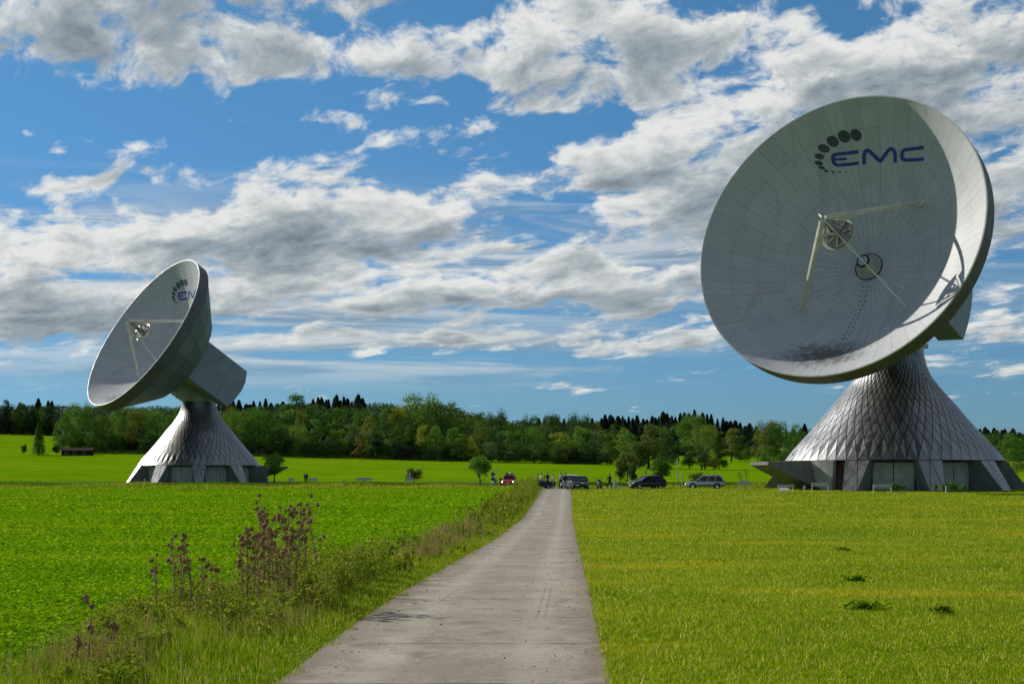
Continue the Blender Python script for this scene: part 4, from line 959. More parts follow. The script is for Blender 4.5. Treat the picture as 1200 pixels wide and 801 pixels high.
# ------------------------------------------------------------------ people
def person(label, px, Y, rz, h, top, trousers, hair, pose='stand', z=None, group=None, longhair=False, shoes='cblack', arms=None, dx=0.0):
    """one continuous skinned figure; faces local -y; materials follow the body"""
    k = h / 1.75
    J = {}; E = []; rad = {}
    def add(nm, p, r, par=None):
        J[nm] = Vector(p) * k; rad[nm] = r * k
        if par: E.append((par, nm))
    sit = pose == 'sit'; hp = .92 if not sit else .0
    add('pelvis', (0, 0, hp + .02), .135); add('waist', (0, -.005, hp + .18), .125, 'pelvis'); add('chest', (0, .0, hp + .40), .150, 'waist'); add('neck', (0, .01, hp + .58), .058, 'chest'); add('head0', (0, -.005, hp + .66), .075, 'neck'); add('head1', (0, -.015, hp + .76), .088, 'head0')
    arms = arms or ('down', 'down')
    for s, nm, ps in ((-1, 'r', arms[0]), (1, 'l', arms[1])):
        if sit: hip = (s * .1, -.04, hp); knee = (s * .12, -.45, hp + .06); ank = (s * .12, -.52, hp - .36); toe = (s * .13, -.68, hp - .40)
        else:
            st = .02 * s if pose == 'stand' else s * .12
            hip = (s * .10, 0, hp - .06); knee = (s * .12, -.01 + st, .49); ank = (s * .125, .03 + st * 1.6, .09); toe = (s * .14, -.11 + st * 1.6, .045)
        add('hip' + nm, hip, .098, 'pelvis'); add('knee' + nm, knee, .062, 'hip' + nm); add('calf' + nm, tuple((a * .65 + b * .35) for a, b in zip(knee, ank)), .058, 'knee' + nm); add('ank' + nm, ank, .042, 'calf' + nm); add('toe' + nm, toe, .038, 'ank' + nm)
        sh = (s * .19, .01, hp + .50)
        if ps == 'down': el, wr, dr = (s * .25, .03, hp + .21), (s * .26, -.04, hp - .04), Vector((0, -.15, -1))
        elif ps == 'bent': el, wr, dr = (s * .27, .05, hp + .23), (s * .12, -.2, hp + .26), Vector((-s * .7, -.6, .1))
        elif ps == 'hip': el, wr, dr = (s * .40, .06, hp + .25), (s * .2, -.02, hp + .08), Vector((-s * .5, -.5, -.5))
        else: el, wr, dr = (s * .27, -.1, hp + .28), (s * .16, -.22, hp + .50), Vector((-s * .3, -.2, 1))
        dr.normalize(); wv = Vector(wr)
        add('sh' + nm, sh, .070, 'chest'); add('el' + nm, el, .046, 'sh' + nm); add('wr' + nm, wr, .031, 'el' + nm)
        add('palm' + nm, wv + dr * .065, .030, 'wr' + nm)
        side = dr.cross(Vector((s, 0, .2))).normalized()
        for q, (o, ln) in enumerate(((-.03, .062), (-.01, .075), (.011, .07), (.03, .055))):
            b = wv + dr * .085 + side * o; m_ = b + dr * ln * .55; e_ = m_ + (dr + Vector((-s * .45, 0, 0))).normalized() * ln * .45
            add('f%d%s' % (q, nm), m_, .0095, 'palm' + nm); add('g%d%s' % (q, nm), e_, .008, 'f%d%s' % (q, nm))
        th = wv + dr * .04 + side * -.045; add('t0' + nm, th, .011, 'palm' + nm); add('t1' + nm, th + dr * .05 + side * -.01, .009, 't0' + nm)
    names = list(J); me = bpy.data.meshes.new('person'); me.from_pydata([J[n] for n in names], [(names.index(a), names.index(b)) for a, b in E], [])
    o = bpy.data.objects.new('person_build', me); COL.objects.link(o)
    md = o.modifiers.new('skin', 'SKIN'); me.skin_vertices.new() if not me.skin_vertices else None
    for i, n in enumerate(names): sv = me.skin_vertices[0].data[i]; sv.radius = (rad[n], rad[n] * (.78 if n in ('chest', 'waist', 'pelvis') else 1)); sv.use_root = (n == 'pelvis')
    sd = o.modifiers.new('sub', 'SUBSURF'); sd.levels = sd.render_levels = 1
    dg = bpy.context.evaluated_depsgraph_get(); new = bpy.data.meshes.new_from_object(o.evaluated_get(dg)); bpy.data.objects.remove(o)
    # head with brow, nose and ears joined into the same mesh
    bm = bmesh.new(); bm.from_mesh(new); c = J['head1'] + Vector((0, -.004, -.005)) * k
    r0 = bmesh.ops.create_uvsphere(bm, u_segments=18, v_segments=14, radius=1)
    for v in r0['verts']:
        d = v.co.copy(); p = Vector((d.x * .076, d.y * .096, d.z * .118))
        if d.y < -.6: p.y -= .022 * math.exp(-((d.x / .16) ** 2) - ((d.z + .12) / .22) ** 2) - .008 * math.exp(-(((abs(d.x) - .38) / .16) ** 2) - ((d.z - .08) / .12) ** 2)
        if abs(d.x) > .93 and abs(d.z) < .3: p.x *= 1.14
        if d.z < -.45 and d.y < 0: p.x *= .9
        v.co = p * k + c
    bm.to_mesh(new); bm.free()
    order = [trousers, top, 'skin', shoes, 'dark']
    for m_ in order: new.materials.append(M[m_])
    mi = []; hz = (hp + .04) * k; hpk = hp * k
    for p in new.polygons:
        q = p.center; wrist = any((q - J['wr' + a]).length < .045 * k or (q - J['palm' + a]).length < .12 * k for a in 'rl')
        arm = any(min((q - J['el' + a]).length, (q - J['sh' + a]).length) < .09 * k or (q - (J['el' + a] + J['wr' + a]) / 2).length < .13 * k for a in 'rl')
        foot = any((q - J['toe' + a]).length < .12 * k or (q - J['ank' + a]).length < .065 * k for a in 'rl')
        head = q.z > hpk + .575 * k
        eye = head and q.y < c.y - .078 * k and abs(abs(q.x) - .03 * k) < .012 * k and abs(q.z - c.z - .012 * k) < .012 * k
        mouth = head and q.y < c.y - .075 * k and abs(q.x) < .026 * k and abs(q.z - c.z + .058 * k) < .010 * k
        mi.append(4 if (eye or mouth) else 2 if wrist or head else 3 if foot else 1 if (arm or q.z > hz + .05 * k) else 0)
    new.polygons.foreach_set('material_index', mi); new.polygons.foreach_set('use_smooth', [True] * len(mi)); new.update()
    o = bpy.data.objects.new('person', new); COL.objects.link(o)
    X = ipx(px, Y) + dx; o.location = (X, Y, (gz(X, Y) + .03) if z is None else z); o.rotation_euler = (0, 0, R(rz)); tag(o, label, 'person', group)
    bm = bmesh.new(); bmesh.ops.create_uvsphere(bm, u_segments=18, v_segments=12, radius=1); dele = []
    for v in bm.verts:
        d = v.co.copy(); v.co = Vector((d.x * .086, d.y * .106 + .008, d.z * .125 + .008)) * k + c
        if d.z < -.1 and d.y < .25 or (d.y < -.55 and d.z < .45) or d.z < -.55: dele.append(v)
        if longhair and d.z < .1: v.co.z -= .12 * k
    bmesh.ops.delete(bm, geom=dele, context='VERTS'); hm = bpy.data.meshes.new('hair'); bm.to_mesh(hm); bm.free(); hm.materials.append(M[hair]); hm.polygons.foreach_set('use_smooth', [True] * len(hm.polygons))
    ho = bpy.data.objects.new('hair', hm); COL.objects.link(ho); ho.parent = o
    if not sit:
        mb = MB(); mb.lathe([(.142, -.02), (.150, -.02), (.150, .02), (.142, .02)], 20, closed=True); b = mb.build('belt', M['dark'], o); b.scale = (k * 1.02, k * .84, k); b.location = (0, 0, (hp + .06) * k)
    return o
person('tall man in black standing at the left side of the track end', 641.3, 187.5, 20, 1.84, 'cblack', 'cblack', 'hairdark', arms=('hip', 'bent'))
person('woman in a pale pink top and blue jeans with auburn hair', 647.8, 187.0, -60, 1.66, 'cpink', 'jeans', 'hairred', longhair=True, arms=('bent', 'down'))
p = person('person in a navy top and dark trousers, carrying a white backpack', 657.3, 187.0, 165, 1.78, 'cnavy', 'cblack', 'hairdark', 'step')
person('tall person in dark clothes beside the one with the white backpack', 662.2, 186.6, -150, 1.74, 'cblack', 'cgrey', 'hairdark', arms=('down', 'bent'))
person('person in black standing on the grass between motorcycle and white post', 714.2, 187.5, 140, 1.74, 'cblack', 'cblack', 'hairdark', 'step')
X = ipx(629.5, 193)
person('person in grey sitting in the open car', 629.5, 193, 96, 1.72, 'cgrey', 'cblack', 'hairdark', 'sit', z=gz(X, 193) + .88, dx=-.0 + .05)
person('person in a white shirt sitting in the open car', 634.2, 192.6, 96, 1.74, 'cwhite', 'cgrey', 'hairdark', 'sit', z=gz(X, 193) + .92)
person('small child in dark clothes beside the road sign', 581, 214, 170, 1.12, 'cblack', 'cnavy', 'hairdark')
person('small child in pale clothes at the foot of the road sign', 576.8, 213.5, 120, .92, 'cwhite', 'cgrey', 'hairdark')
person('person in a long dark coat standing beside the red car', 586.8, 216, 10, 1.3, 'cblack', 'cblack', 'hairdark')
person('left one of two people in dark clothes standing near the far benches', 357.4, 306, 30, 1.72, 'cblack', 'cblack', 'hairdark')
person('right one of two people near the far benches, in a purple-blue top', 359.8, 306.5, -40, 1.75, 'cnavy', 'cblack', 'hairdark')
Xb = ipx(657.3, 187.0); t = thing('backpack', 'white backpack on the back of the person in navy', 'backpack', (Xb, 187.0, gz(Xb, 187.0) + 1.12 + .03), R(165))
mb = MB(); mb.box((0, .235, .17), (.30, .17, .46), bev=.06); mb.build('bag', M['cwhite'], t)
mb = MB(); mb.box((0, .335, .10), (.22, .05, .2), bev=.02); mb.build('pocket', M['cgrey'], t)
mb = MB()
for s in (-1, 1): mb.tube([(s * .1, .17, .36), (s * .12, .05, .46), (s * .12, -.10, .38), (s * .13, -.10, .2), (s * .13, .15, .02)], .018, 6)
mb.build('strap', M['cgrey'], t)

# ------------------------------------------------------------------ boards, benches, posts, signs
def board(label, px, Y, w, h, ph, group, tilt=0.0, name='notice_board', cat='board'):
    x = ipx(px, Y); t = thing(name, label, cat, (x, Y, gz(x, Y)), R(rnd.uniform(-6, 6)), group)
    for s in (-1, 1):
        mb = MB(); mb.box((s * (w / 2 - .04), 0, h / 2 - .05), (.08, .08, h + .1), bev=.01); mb.build('post', M['white'], t)
    mb = MB(); mb.box((0, -.05, h - ph / 2), (w, .05, ph), 0, Matrix.Rotation(tilt, 3, 'X'), .01); mb.build('panel', M['offwhite'], t)
    mb = MB(); mb.box((0, -.05, h + .02), (w + .06, .12, .05), bev=.01); mb.build('cap', M['white'], t)
    return t
GB = 'white notice boards on two posts'
board('white board on two posts on the grass between silver car and porch', 872, 182, 1.15, .98, .42, GB)
board('white board on two posts right under the porch canopy tip', 921, 172, 1.6, .78, .2, GB)
board('white framed board on posts in front of the pale wing wall', 961, 171, 1.7, .98, .3, GB)
board('wide white board on posts before the wall panels right of the red door', 1034, 171, 1.9, .82, .28, GB)
GBn = 'white benches on the grass by the far antenna'
def bench(label, px, Y, w, h=.62):
    x = ipx(px, Y); t = thing('bench', label, 'bench', (x, Y, gz(x, Y)), R(rnd.uniform(-8, 8)), GBn)
    mb = MB(); mb.box((0, -.1, .45), (w, .42, .06), bev=.015); mb.build('seat', M['offwhite'], t)
    mb = MB(); mb.box((0, .14, .72), (w, .05, .36), 0, Matrix.Rotation(-.15, 3, 'X'), .015); mb.build('backrest', M['offwhite'], t)
    for s in (-1, 1):
        mb = MB(); mb.box((s * (w / 2 - .12), 0, .22), (.07, .4, .46), bev=.01); mb.box((s * (w / 2 - .12), .15, .55), (.06, .06, .5), bev=.01); mb.build('leg', M['offwhite'], t)
for lab, px, w in (('white bench between the small round tree and the two people', 341, 1.0), ('white bench just right of the two people by the far antenna', 367, 1.5), ('left one of two white benches set end to end', 422, 1.5), ('right one of two white benches set end to end', 431, 1.3), ('white bench under the little dark tree with the white sign', 480, 1.6)):
    bench(lab, px, 296, w)
def post(name, label, cat, px, Y, h, r, m, extra=None, base_z=None):
    x = ipx(px, Y); t = thing(name, label, cat, (x, Y, gz(x, Y)))
    mb = MB(); mb.tube([(0, 0, -.1), (0, 0, h)], [r, r * .8], 8); mb.build('pole', m, t)
    if extra: extra(t, h)
    return t
def cap(t, h): mb = MB(); mb.box((0, 0, h), (.2, .16, .14), bev=.03); mb.build('lamp_head', M['postgrey'], t)
post('tall_post', 'tall thin grey pole standing behind the black hatchback', 'pole', 793.2, 199.5, 3.35, .055, M['postgrey'], cap)
def sleeve(t, h): mb = MB(); mb.lathe([(0, h), (.085, h), (.085, h - .4), (0, h - .4)], 12); mb.build('reflector_sleeve', M['white'], t)
post('marker_post', 'short grey post with a white top at the bonnet of the silver car', 'post', 799.4, 197, 1.75, .05, M['postgrey'], sleeve)
def discs(t, h):
    for z in (h - .28, h - .86):
        mb = MB(); mb.lathe([(0, -.07), (.27, -.07), (.27, -.05), (0, -.05)], 28, ax='y'); mb.build('sign_disc', M['signblue'], t)
        t.children[-1].location = (0, 0, z)
        mb = MB(); mb.lathe([(.24, -.078), (.27, -.078), (.27, -.072), (.24, -.072)], 28, ax='y', closed=True); o = mb.build('border', M['postgrey'], t.children[-1])
post('road_sign', 'road sign with two dark blue discs one above the other', 'sign', 577.7, 211, 1.85, .035, M['postgrey'], discs)
def plate(t, h): mb = MB(); mb.box((0, -.04, h - .1), (.24, .03, .26), bev=.01); mb.build('sign_plate', M['white'], t)
post('thin_sign', 'thin pole with a small pale plate right of the blue road sign', 'sign', 581.4, 212, 2.2, .02, M['postgrey'], plate)
def head(t, h): mb = MB(); mb.box((0, -.03, h), (.36, .26, .18), 0, Matrix.Rotation(.35, 3, 'X'), .03); mb.build('box_head', M['dark'], t)
post('sign_post', 'white post carrying a dark box in front of the big antenna', 'post', 1108.6, 171, .92, .075, M['white'], head)
def small(t, h): mb = MB(); mb.box((0, -.05, h - .08), (.26, .03, .24), bev=.01); mb.build('sign_plate', M['white'], t)
post('small_sign', 'small white sign on a short post between two boards by the porch', 'sign', 942.4, 171, .72, .04, M['white'], small)
def tallplate(t, h): mb = MB(); mb.box((0, -.05, h - .55), (.22, .04, 1.1), bev=.01); mb.build('sign_plate', M['white'], t)
post('upright_sign', 'upright white sign in front of the little dark tree', 'sign', 480.3, 293, 1.95, .03, M['white'], tallplate)
post('white_marker', 'short white marker post alone on the far grass', 'post', 403, 296, .62, .05, M['white'], small)
post('stone_marker', 'short grey post in front of the left leg of the far antenna', 'post', 169.8, 300, .75, .09, M['postgrey'], small)
post('stone_marker', 'pale short post at the far left edge of the crop', 'post', 45.5, 300, .6, .08, M['postgrey'], small)
x = ipx(721, 187); t = thing('info_pillar', 'white pillar with a side box on the grass right of the person in black', 'pillar', (x, 187, gz(x, 187)))
mb = MB(); mb.box((-.1, 0, .5), (.2, .2, 1.1), bev=.03); mb.build('pillar', M['white'], t); mb = MB(); mb.box((.16, 0, .48), (.34, .24, .46), bev=.03); mb.build('box', M['offwhite'], t); mb = MB(); mb.box((-.08, -.02, 1.08), (.32, .26, .06), bev=.02); mb.build('cap', M['white'], t)
x = ipx(919, 170.5); t = thing('slanted_panel', 'bright slanted white panel leaning under the porch canopy', 'panel', (x, 170.5, gz(x, 170.5)), R(-10))
mb = MB(); mb.box((0, 0, .42), (.85, .06, .5), 0, Matrix.Rotation(-.95, 3, 'X'), .015); mb.build('panel', M['white'], t)
for s in (-1, 1): mb = MB(); mb.tube([(s * .3, .02, -.05), (s * .3, .05, .42)], .03, 6); mb.build('leg', M['postgrey'], t)
# shed in the far field
X, Y = ipx(91, 610), 610; t = thing('shed', 'long low wooden shed with a brown roof at the wood edge', 'shed', (X, Y, gz(X, Y) - .15), R(4))
mb = MB(); mb.box((0, 0, .85), (10.5, 5, 1.9)); w = mb.build('wall', M['wood'], t)
mb = MB(); mb.prism([(-3.3, 1.7), (0, 2.7), (3.3, 1.7), (3.3, 1.85), (0, 2.9), (-3.3, 1.85)], -5.9, 5.9, lambda y, z, h: (h, y, z)); mb.build('roof', M['roofbrown'], t)
for xx in (-3.4, -.6, 2.6): mb = MB(); mb.box((xx, -2.53, .85), (1.7, .08, 1.5)); mb.build('door', M['dark'], t)
X, Y = ipx(20.5, 1040), 1040; t = thing('hut', 'tiny pale hut in front of the far left wood', 'hut', (X, Y, gz(X, Y) - .1)); mb = MB(); mb.box((0, 0, 1.6), (2.6, 2.6, 3.3)); mb.build('wall', M['offwhite'], t)
mb = MB(); mb.prism([(-1.7, 3.2), (0, 5.0), (1.7, 3.2)], -1.7, 1.7, lambda y, z, h: (h, y, z)); mb.build('roof', M['roofbrown'], t)
mb = MB(); mb.box((0, -1.32, 1.1), (.9, .06, 2.1)); mb.build('door', M['wood'], t)

# ------------------------------------------------------------------ trees
TINT = {'dark green': (0.045, 0.107, 0.022), 'mid green': (0.083, 0.182, 0.024), 'light green': (0.129, 0.250, 0.029), 'yellow green': (0.228, 0.292, 0.032), 'olive green': (0.144, 0.182, 0.032), 'rusty brown': (0.183, 0.130, 0.030), 'grey green': (0.121, 0.189, 0.066), 'blackish green': (.022, .043, .022)}
def crown_quads(g, H, W, kind, n, size, z0f=.05):
    """leaf-clump faces of one crown standing on the origin"""
    if kind == 'conifer':
        t = g.random(n) ** .8; z = H * (.06 + .94 * t); lay = np.sin(t * 60 + g.random(n) * .8) * .12
        r = W / 2 * (1 - t) ** .72 * (.35 + .65 * g.random(n) ** .5) * (1 + lay) + .15; a = g.random(n) * 2 * PI
        r *= 1 + .25 * np.sin(a * 5 + t * 23)
        P = np.stack([np.cos(a) * r, np.sin(a) * r, z - r * .22], 1)
        N = np.stack([np.cos(a) * .7, np.sin(a) * .7, np.full(n, .6)], 1) + g.normal(0, .35, (n, 3))
        return leaves(P, N, size * g.uniform(.8, 1.9, n) * (1.15 - .5 * t), size * g.uniform(.5, .9, n))
    nl = {'round': 26, 'broad': 34, 'tall': 26, 'pointed': 22}[kind]
    z0 = H * z0f; cz = (H + z0) / 2; hz = (H - z0) / 2
    Lc = []
    for i in range(nl):
        d = g.normal(size=3); d /= np.linalg.norm(d); q = g.uniform(.45, .86) if i > 3 else .2
        c = np.array([d[0] * W / 2 * q, d[1] * W / 2 * q, cz + d[2] * hz * q])
        if H >= 6 and i % 3 == 0: a_ = g.random() * 2 * PI; c = np.array([math.cos(a_) * W * .3, math.sin(a_) * W * .3, H * g.uniform(.10, .34)])
        if kind == 'pointed': f = (c[2] - z0) / (H - z0); c[:2] *= (1.35 - f * 1.1)
        if kind == 'tall': c[:2] *= .95 - .25 * ((c[2] - z0) / (H - z0))
        rr = W * g.uniform(.13, .24) * (1.0 if kind != 'pointed' else .8); Lc.append((c, rr, rr * g.uniform(.7, 1.0)))
    w = np.array([r * r for _, r, _ in Lc]); w /= w.sum(); idx = g.choice(nl, n, p=w)
    C = np.array([c for c, _, _ in Lc])[idx]; Rr = np.array([r for _, r, _ in Lc])[idx]; Rz = np.array([r for _, _, r in Lc])[idx]
    d = g.normal(size=(n, 3)); d /= np.linalg.norm(d, axis=1)[:, None]; d[:, 2] = np.where(d[:, 2] < -.35, -d[:, 2] * .6, d[:, 2])
    q = g.uniform(.72, 1.08, n)[:, None]
    P = C + d * np.stack([Rr, Rr, Rz], 1) * q
    P[:, 2] = np.clip(P[:, 2], z0 * .6, None)
    return leaves(P, d + g.normal(0, .32, (n, 3)), size * g.uniform(.6, 1.5, n), size * g.uniform(.45, 1.0, n))
def trunk_mesh(H, W, kind, seed):
    r = random.Random(seed); mb = MB(); tr = H * .016 + .05; top = H * (.75 if kind != 'conifer' else .97)
    mb.tube([(0, 0, -.4), (0, 0, H * .12), (r.uniform(-.02, .02) * H, 0, H * .4), (r.uniform(-.03, .03) * H, r.uniform(-.02, .02) * H, top)], [tr * 1.4, tr, tr * .75, tr * .2], 9)
    if kind != 'conifer':
        for i in range(8):
            a = r.uniform(0, 2 * PI); z = H * r.uniform(.16, .5); L = W * r.uniform(.25, .42)
            p0 = Vector((0, 0, z)); p2 = Vector((math.cos(a) * L, math.sin(a) * L, z + H * r.uniform(.12, .3))); p1 = p0.lerp(p2, .5) - Vector((0, 0, H * .03)); mb.tube([p0, p1, p2], [tr * .5, tr * .35, tr * .1], 6)
    o = mb.build('trunk', M['barkdark'], smooth=True); me = o.data; bpy.data.objects.remove(o); return me
PROTO = {}
def proto(kind, var, H, W, n, size):
    g = np.random.default_rng(hash((var, len(kind))) % 9999 + 17 * var)
    PROTO[(kind, var)] = (H, W, np_mesh('crown', crown_quads(g, H, W, kind, n, size, .2 if H < 6 else .05), 4, M['leaf']), trunk_mesh(H, W, kind, var))
for v in range(3): proto('round', v, 18, 15, 5200, .52)
for v in range(3): proto('broad', v, 18, 20, 6500, .54)
for v in range(2): proto('tall', v, 22, 13, 5200, .52)
for v in range(2): proto('pointed', v, 14, 8, 3400, .45)
for v in range(3): proto('conifer', v, 24, 8.5, 3800, .72)
for v in range(3, 6): proto('round', v, 5, 4.6, 5200, .20)
TREES = []
def tree(px, ytop, wpx, kind, tint, Y, label=None, ybase=None, group=None, var=None, name=None):
    vs = [v for (k_, v) in PROTO if k_ == kind and v < 3]; var = rnd.choice(vs) if var is None else var
    H, W, cm, tm = PROTO[(kind, var)]; X = ipx(px, Y); zb = gz(X, Y) - .1
    h = EYE + (555 - ytop) / FPX * Y - zb; sx = (wpx / FPX * Y) / W; sz = h / H
    o = thing(name or ('conifer' if kind == 'conifer' else 'tree'), label, 'tree', (X, Y, zb), rnd.uniform(0, 6.28), group); o.scale = (sx, sx, sz)
    c = link('crown', cm, o); b = TINT[tint]; f = rnd.uniform(.85, 1.15); c.color = (b[0] * f * rnd.uniform(.92, 1.1), b[1] * f, b[2] * f, 1); link('trunk', tm, o)
    if label is None: TREES.append((px, kind, tint, o))
    return o
# trees standing apart
tree(45.5, 495, 17, 'conifer', 'mid green', 608, 'solitary bushy conifer in the far field near the shed', 'x', var=1)
tree(28, 519.5, 7, 'round', 'dark green', 606, 'small shrub left of the solitary conifer', var=4, name='shrub')
tree(66, 521.5, 9, 'round', 'blackish green', 606, 'dark shrub between the solitary conifer and the shed', var=3, name='shrub')
tree(321.5, 530.5, 28, 'round', 'light green', 312, 'round leafy tree at the right foot of the far antenna', var=3)
tree(485, 546.5, 21, 'round', 'olive green', 299, 'little dark tree on the far grass with a white sign before it', var=4)
tree(562.5, 532.5, 29, 'round', 'light green', 232, 'small round tree in the field left of the red car', var=5)
tree(727, 534, 14, 'round', 'olive green', 222, 'slender young tree, left one of three behind the person in black', var=4)
tree(735, 528, 30, 'round', 'olive green', 224, 'fullest of three young trees behind the person in black', var=5)
tree(741.5, 542, 15, 'round', 'dark green', 220, 'lowest of three young trees, beside the black car', var=3)
tree(773.5, 537, 24, 'round', 'mid green', 214, 'compact round tree just above the black car roof', var=3)
tree(815.5, 551.5, 19, 'round', 'olive green', 216, 'low round bush behind the bonnet of the silver car', var=4, name='bush')
def sapling(px, ytop, Y, label, seed):
    r = random.Random(seed); X = ipx(px, Y); z = gz(X, Y) - .05; h = EYE + (555 - ytop) / FPX * Y - z
    o = thing('sapling', label, 'sapling', (X, Y, z)); mb = MB(); tips = []
    mb.tube([(0, 0, -.1), (r.uniform(-.05, .05), 0, h * .5), (r.uniform(-.08, .08), 0, h)], [.035, .025, .01], 6)
    for i in range(9):
        zz = h * r.uniform(.35, .9); a = r.uniform(0, 6.28); L = h * r.uniform(.12, .26) * (1.3 - zz / h); e = Vector((math.cos(a) * L, math.sin(a) * L, zz + L * 1.2)); mb.tube([(0, 0, zz), e], [.014, .006], 5); tips += [e, e.lerp(Vector((0, 0, zz)), .4)]
    mb.build('stem', M['barkdark'], o)
    P = np.repeat(np.array(tips), 7, axis=0) + rng.normal(0, .09, (len(tips) * 7, 3))
    c = link('leaves', np_mesh('leaves', leaves(P, rng.normal(0, 1, P.shape), rng.uniform(.06, .12, len(P)), rng.uniform(.04, .07, len(P))), 4, M['leaf']), o); c.color = (.12, .085, .03, 1)
sapling(757, 547, 226, 'thin sapling behind the windscreen of the black car', 1)
sapling(867.5, 550, 215, 'thin bare sapling above the white board, left of two', 2)
sapling(874.5, 549, 217, 'thin bare sapling above the white board, right of two', 3)
tree(342, 524.5, 6, 'pointed', 'grey green', 640, 'small pale willow shrub before the dark wood edge', var=1, name='shrub')
for i, (px, yt, w) in enumerate(((1046, 565, 9), (1052, 564.5, 8), (1059, 566, 7), (1096, 565.5, 6), (1106, 565.8, 7), (1113, 564, 11), (1120, 565.5, 8), (1131, 566, 8))):
    tree(px, yt, w, 'round', 'light green', 174, 'low green bush at the foot of the big antenna wall, %s from the left' % ORD[i], var=3 + i % 3, group='low bushes along the big antenna', name='bush')
# wood edge and field trees: column, top row, width, habit, colour, distance
W_ = [(75, 479, 30, 'round', 'mid green', 642), (97, 473, 42, 'broad', 'mid green', 650), (122, 478, 40, 'round', 'light green', 645), (143, 476, 36, 'broad', 'mid green', 655), (163, 480, 34, 'round', 'olive green', 648), (183, 481, 34, 'broad', 'mid green', 650), (203, 486, 30, 'round', 'mid green', 655), (222, 484, 32, 'broad', 'dark green', 660), (132, 505, 24, 'round', 'dark green', 636), (175, 504, 26, 'round', 'dark green', 638), (205, 507, 22, 'round', 'mid green', 636),
 (108, 506, 22, 'round', 'mid green', 634),
 (250, 488, 30, 'round', 'dark green', 655), (276, 482, 40, 'broad', 'mid green', 650), (303, 478, 46, 'broad', 'mid green', 648), (328, 484, 34, 'round', 'dark green', 650), (288, 506, 26, 'round', 'dark green', 640), (318, 507, 26, 'round', 'dark green', 640),
 (346, 460, 46, 'tall', 'mid green', 735), (350, 473, 24, 'tall', 'olive green', 690), (352, 493, 32, 'round', 'light green', 652), (372, 490, 28, 'tall', 'mid green', 655), (394, 497, 30, 'round', 'light green', 650), (414, 490, 30, 'tall', 'grey green', 660), (421.5, 511, 20, 'pointed', 'rusty brown', 640), (441, 499, 32, 'pointed', 'dark green', 645), (432, 488, 34, 'round', 'olive green', 665), (462, 500, 34, 'round', 'dark green', 648), (464, 471, 34, 'broad', 'yellow green', 690), (478, 473, 44, 'broad', 'mid green', 720), (497, 462, 60, 'broad', 'light green', 730), (523, 469, 44, 'round', 'light green', 725), (480, 498, 24, 'pointed', 'mid green', 652), (492, 491, 26, 'tall', 'yellow green', 655), (510, 499, 30, 'round', 'light green', 650), (527, 494, 30, 'tall', 'mid green', 655), (540, 506, 26, 'pointed', 'light green', 645), (384, 510, 26, 'round', 'dark green', 642), (360, 513, 24, 'round', 'dark green', 640), (470, 517, 30, 'round', 'blackish green', 640), (505, 520, 26, 'round', 'dark green', 640),
 (560, 473, 24, 'tall', 'dark green', 700), (582, 476, 30, 'broad', 'dark green', 690), (564, 493, 30, 'broad', 'olive green', 660), (553, 512, 22, 'round', 'yellow green', 645), (584, 498, 20, 'tall', 'grey green', 655), (576, 514, 24, 'round', 'grey green', 646), (600, 497, 30, 'round', 'mid green', 660), (620, 487, 30, 'broad', 'dark green', 690), (626, 500, 34, 'broad', 'mid green', 660), (600, 520, 24, 'round', 'dark green', 645), (634, 520, 26, 'round', 'dark green', 645),
 (644, 484, 32, 'round', 'dark green', 700), (653, 500, 26, 'tall', 'yellow green', 660), (664, 507, 30, 'round', 'yellow green', 655), (677, 480, 36, 'broad', 'dark green', 705), (676, 492, 26, 'tall', 'light green', 662), (697, 498, 30, 'tall', 'grey green', 660), (688, 518, 24, 'round', 'dark green', 648), (716, 501, 28, 'tall', 'mid green', 655), (728, 502, 26, 'round', 'yellow green', 670), (655, 519, 24, 'round', 'dark green', 648), (712, 518, 22, 'round', 'olive green', 646),
 (760, 489, 52, 'tall', 'olive green', 560), (740, 500, 30, 'round', 'mid green', 590), (782, 503, 30, 'round', 'dark green', 580), (748, 522, 24, 'round', 'dark green', 556),
 (811, 486, 44, 'broad', 'mid green', 900), (822, 500, 46, 'broad', 'olive green', 560), (808, 521, 22, 'round', 'dark green', 552), (826, 518, 24, 'tall', 'grey green', 550), (843, 520, 22, 'round', 'dark green', 554), (857, 501, 30, 'tall', 'olive green', 740), (864, 505, 26, 'round', 'dark green', 800), (873, 525, 20, 'round', 'mid green', 745), (836, 527, 18, 'round', 'yellow green', 546),
 (896, 493, 34, 'broad', 'olive green', 720), (914, 494, 36, 'broad', 'mid green', 720), (932, 497, 30, 'round', 'mid green', 730), (902, 521, 26, 'round', 'mid green', 640), (920, 520, 24, 'round', 'light green', 640), (888, 507, 22, 'round', 'dark green', 760), (948, 499, 30, 'round', 'dark green', 740),
 (1189, 508, 38, 'broad', 'mid green', 520), (1192, 538, 30, 'round', 'yellow green', 480), (1168, 522, 24, 'round', 'dark green', 640), (1216, 510, 36, 'broad', 'mid green', 560),
 (8, 467, 16, 'tall', 'blackish green', 1010), (24, 471, 20, 'tall', 'dark green', 1015), (38, 471, 18, 'round', 'blackish green', 1010), (52, 474, 20, 'round', 'dark green', 1012), (64, 476, 18, 'round', 'blackish green', 1005), (-8, 470, 22, 'tall', 'dark green', 1010)]
for a in W_: tree(*a)
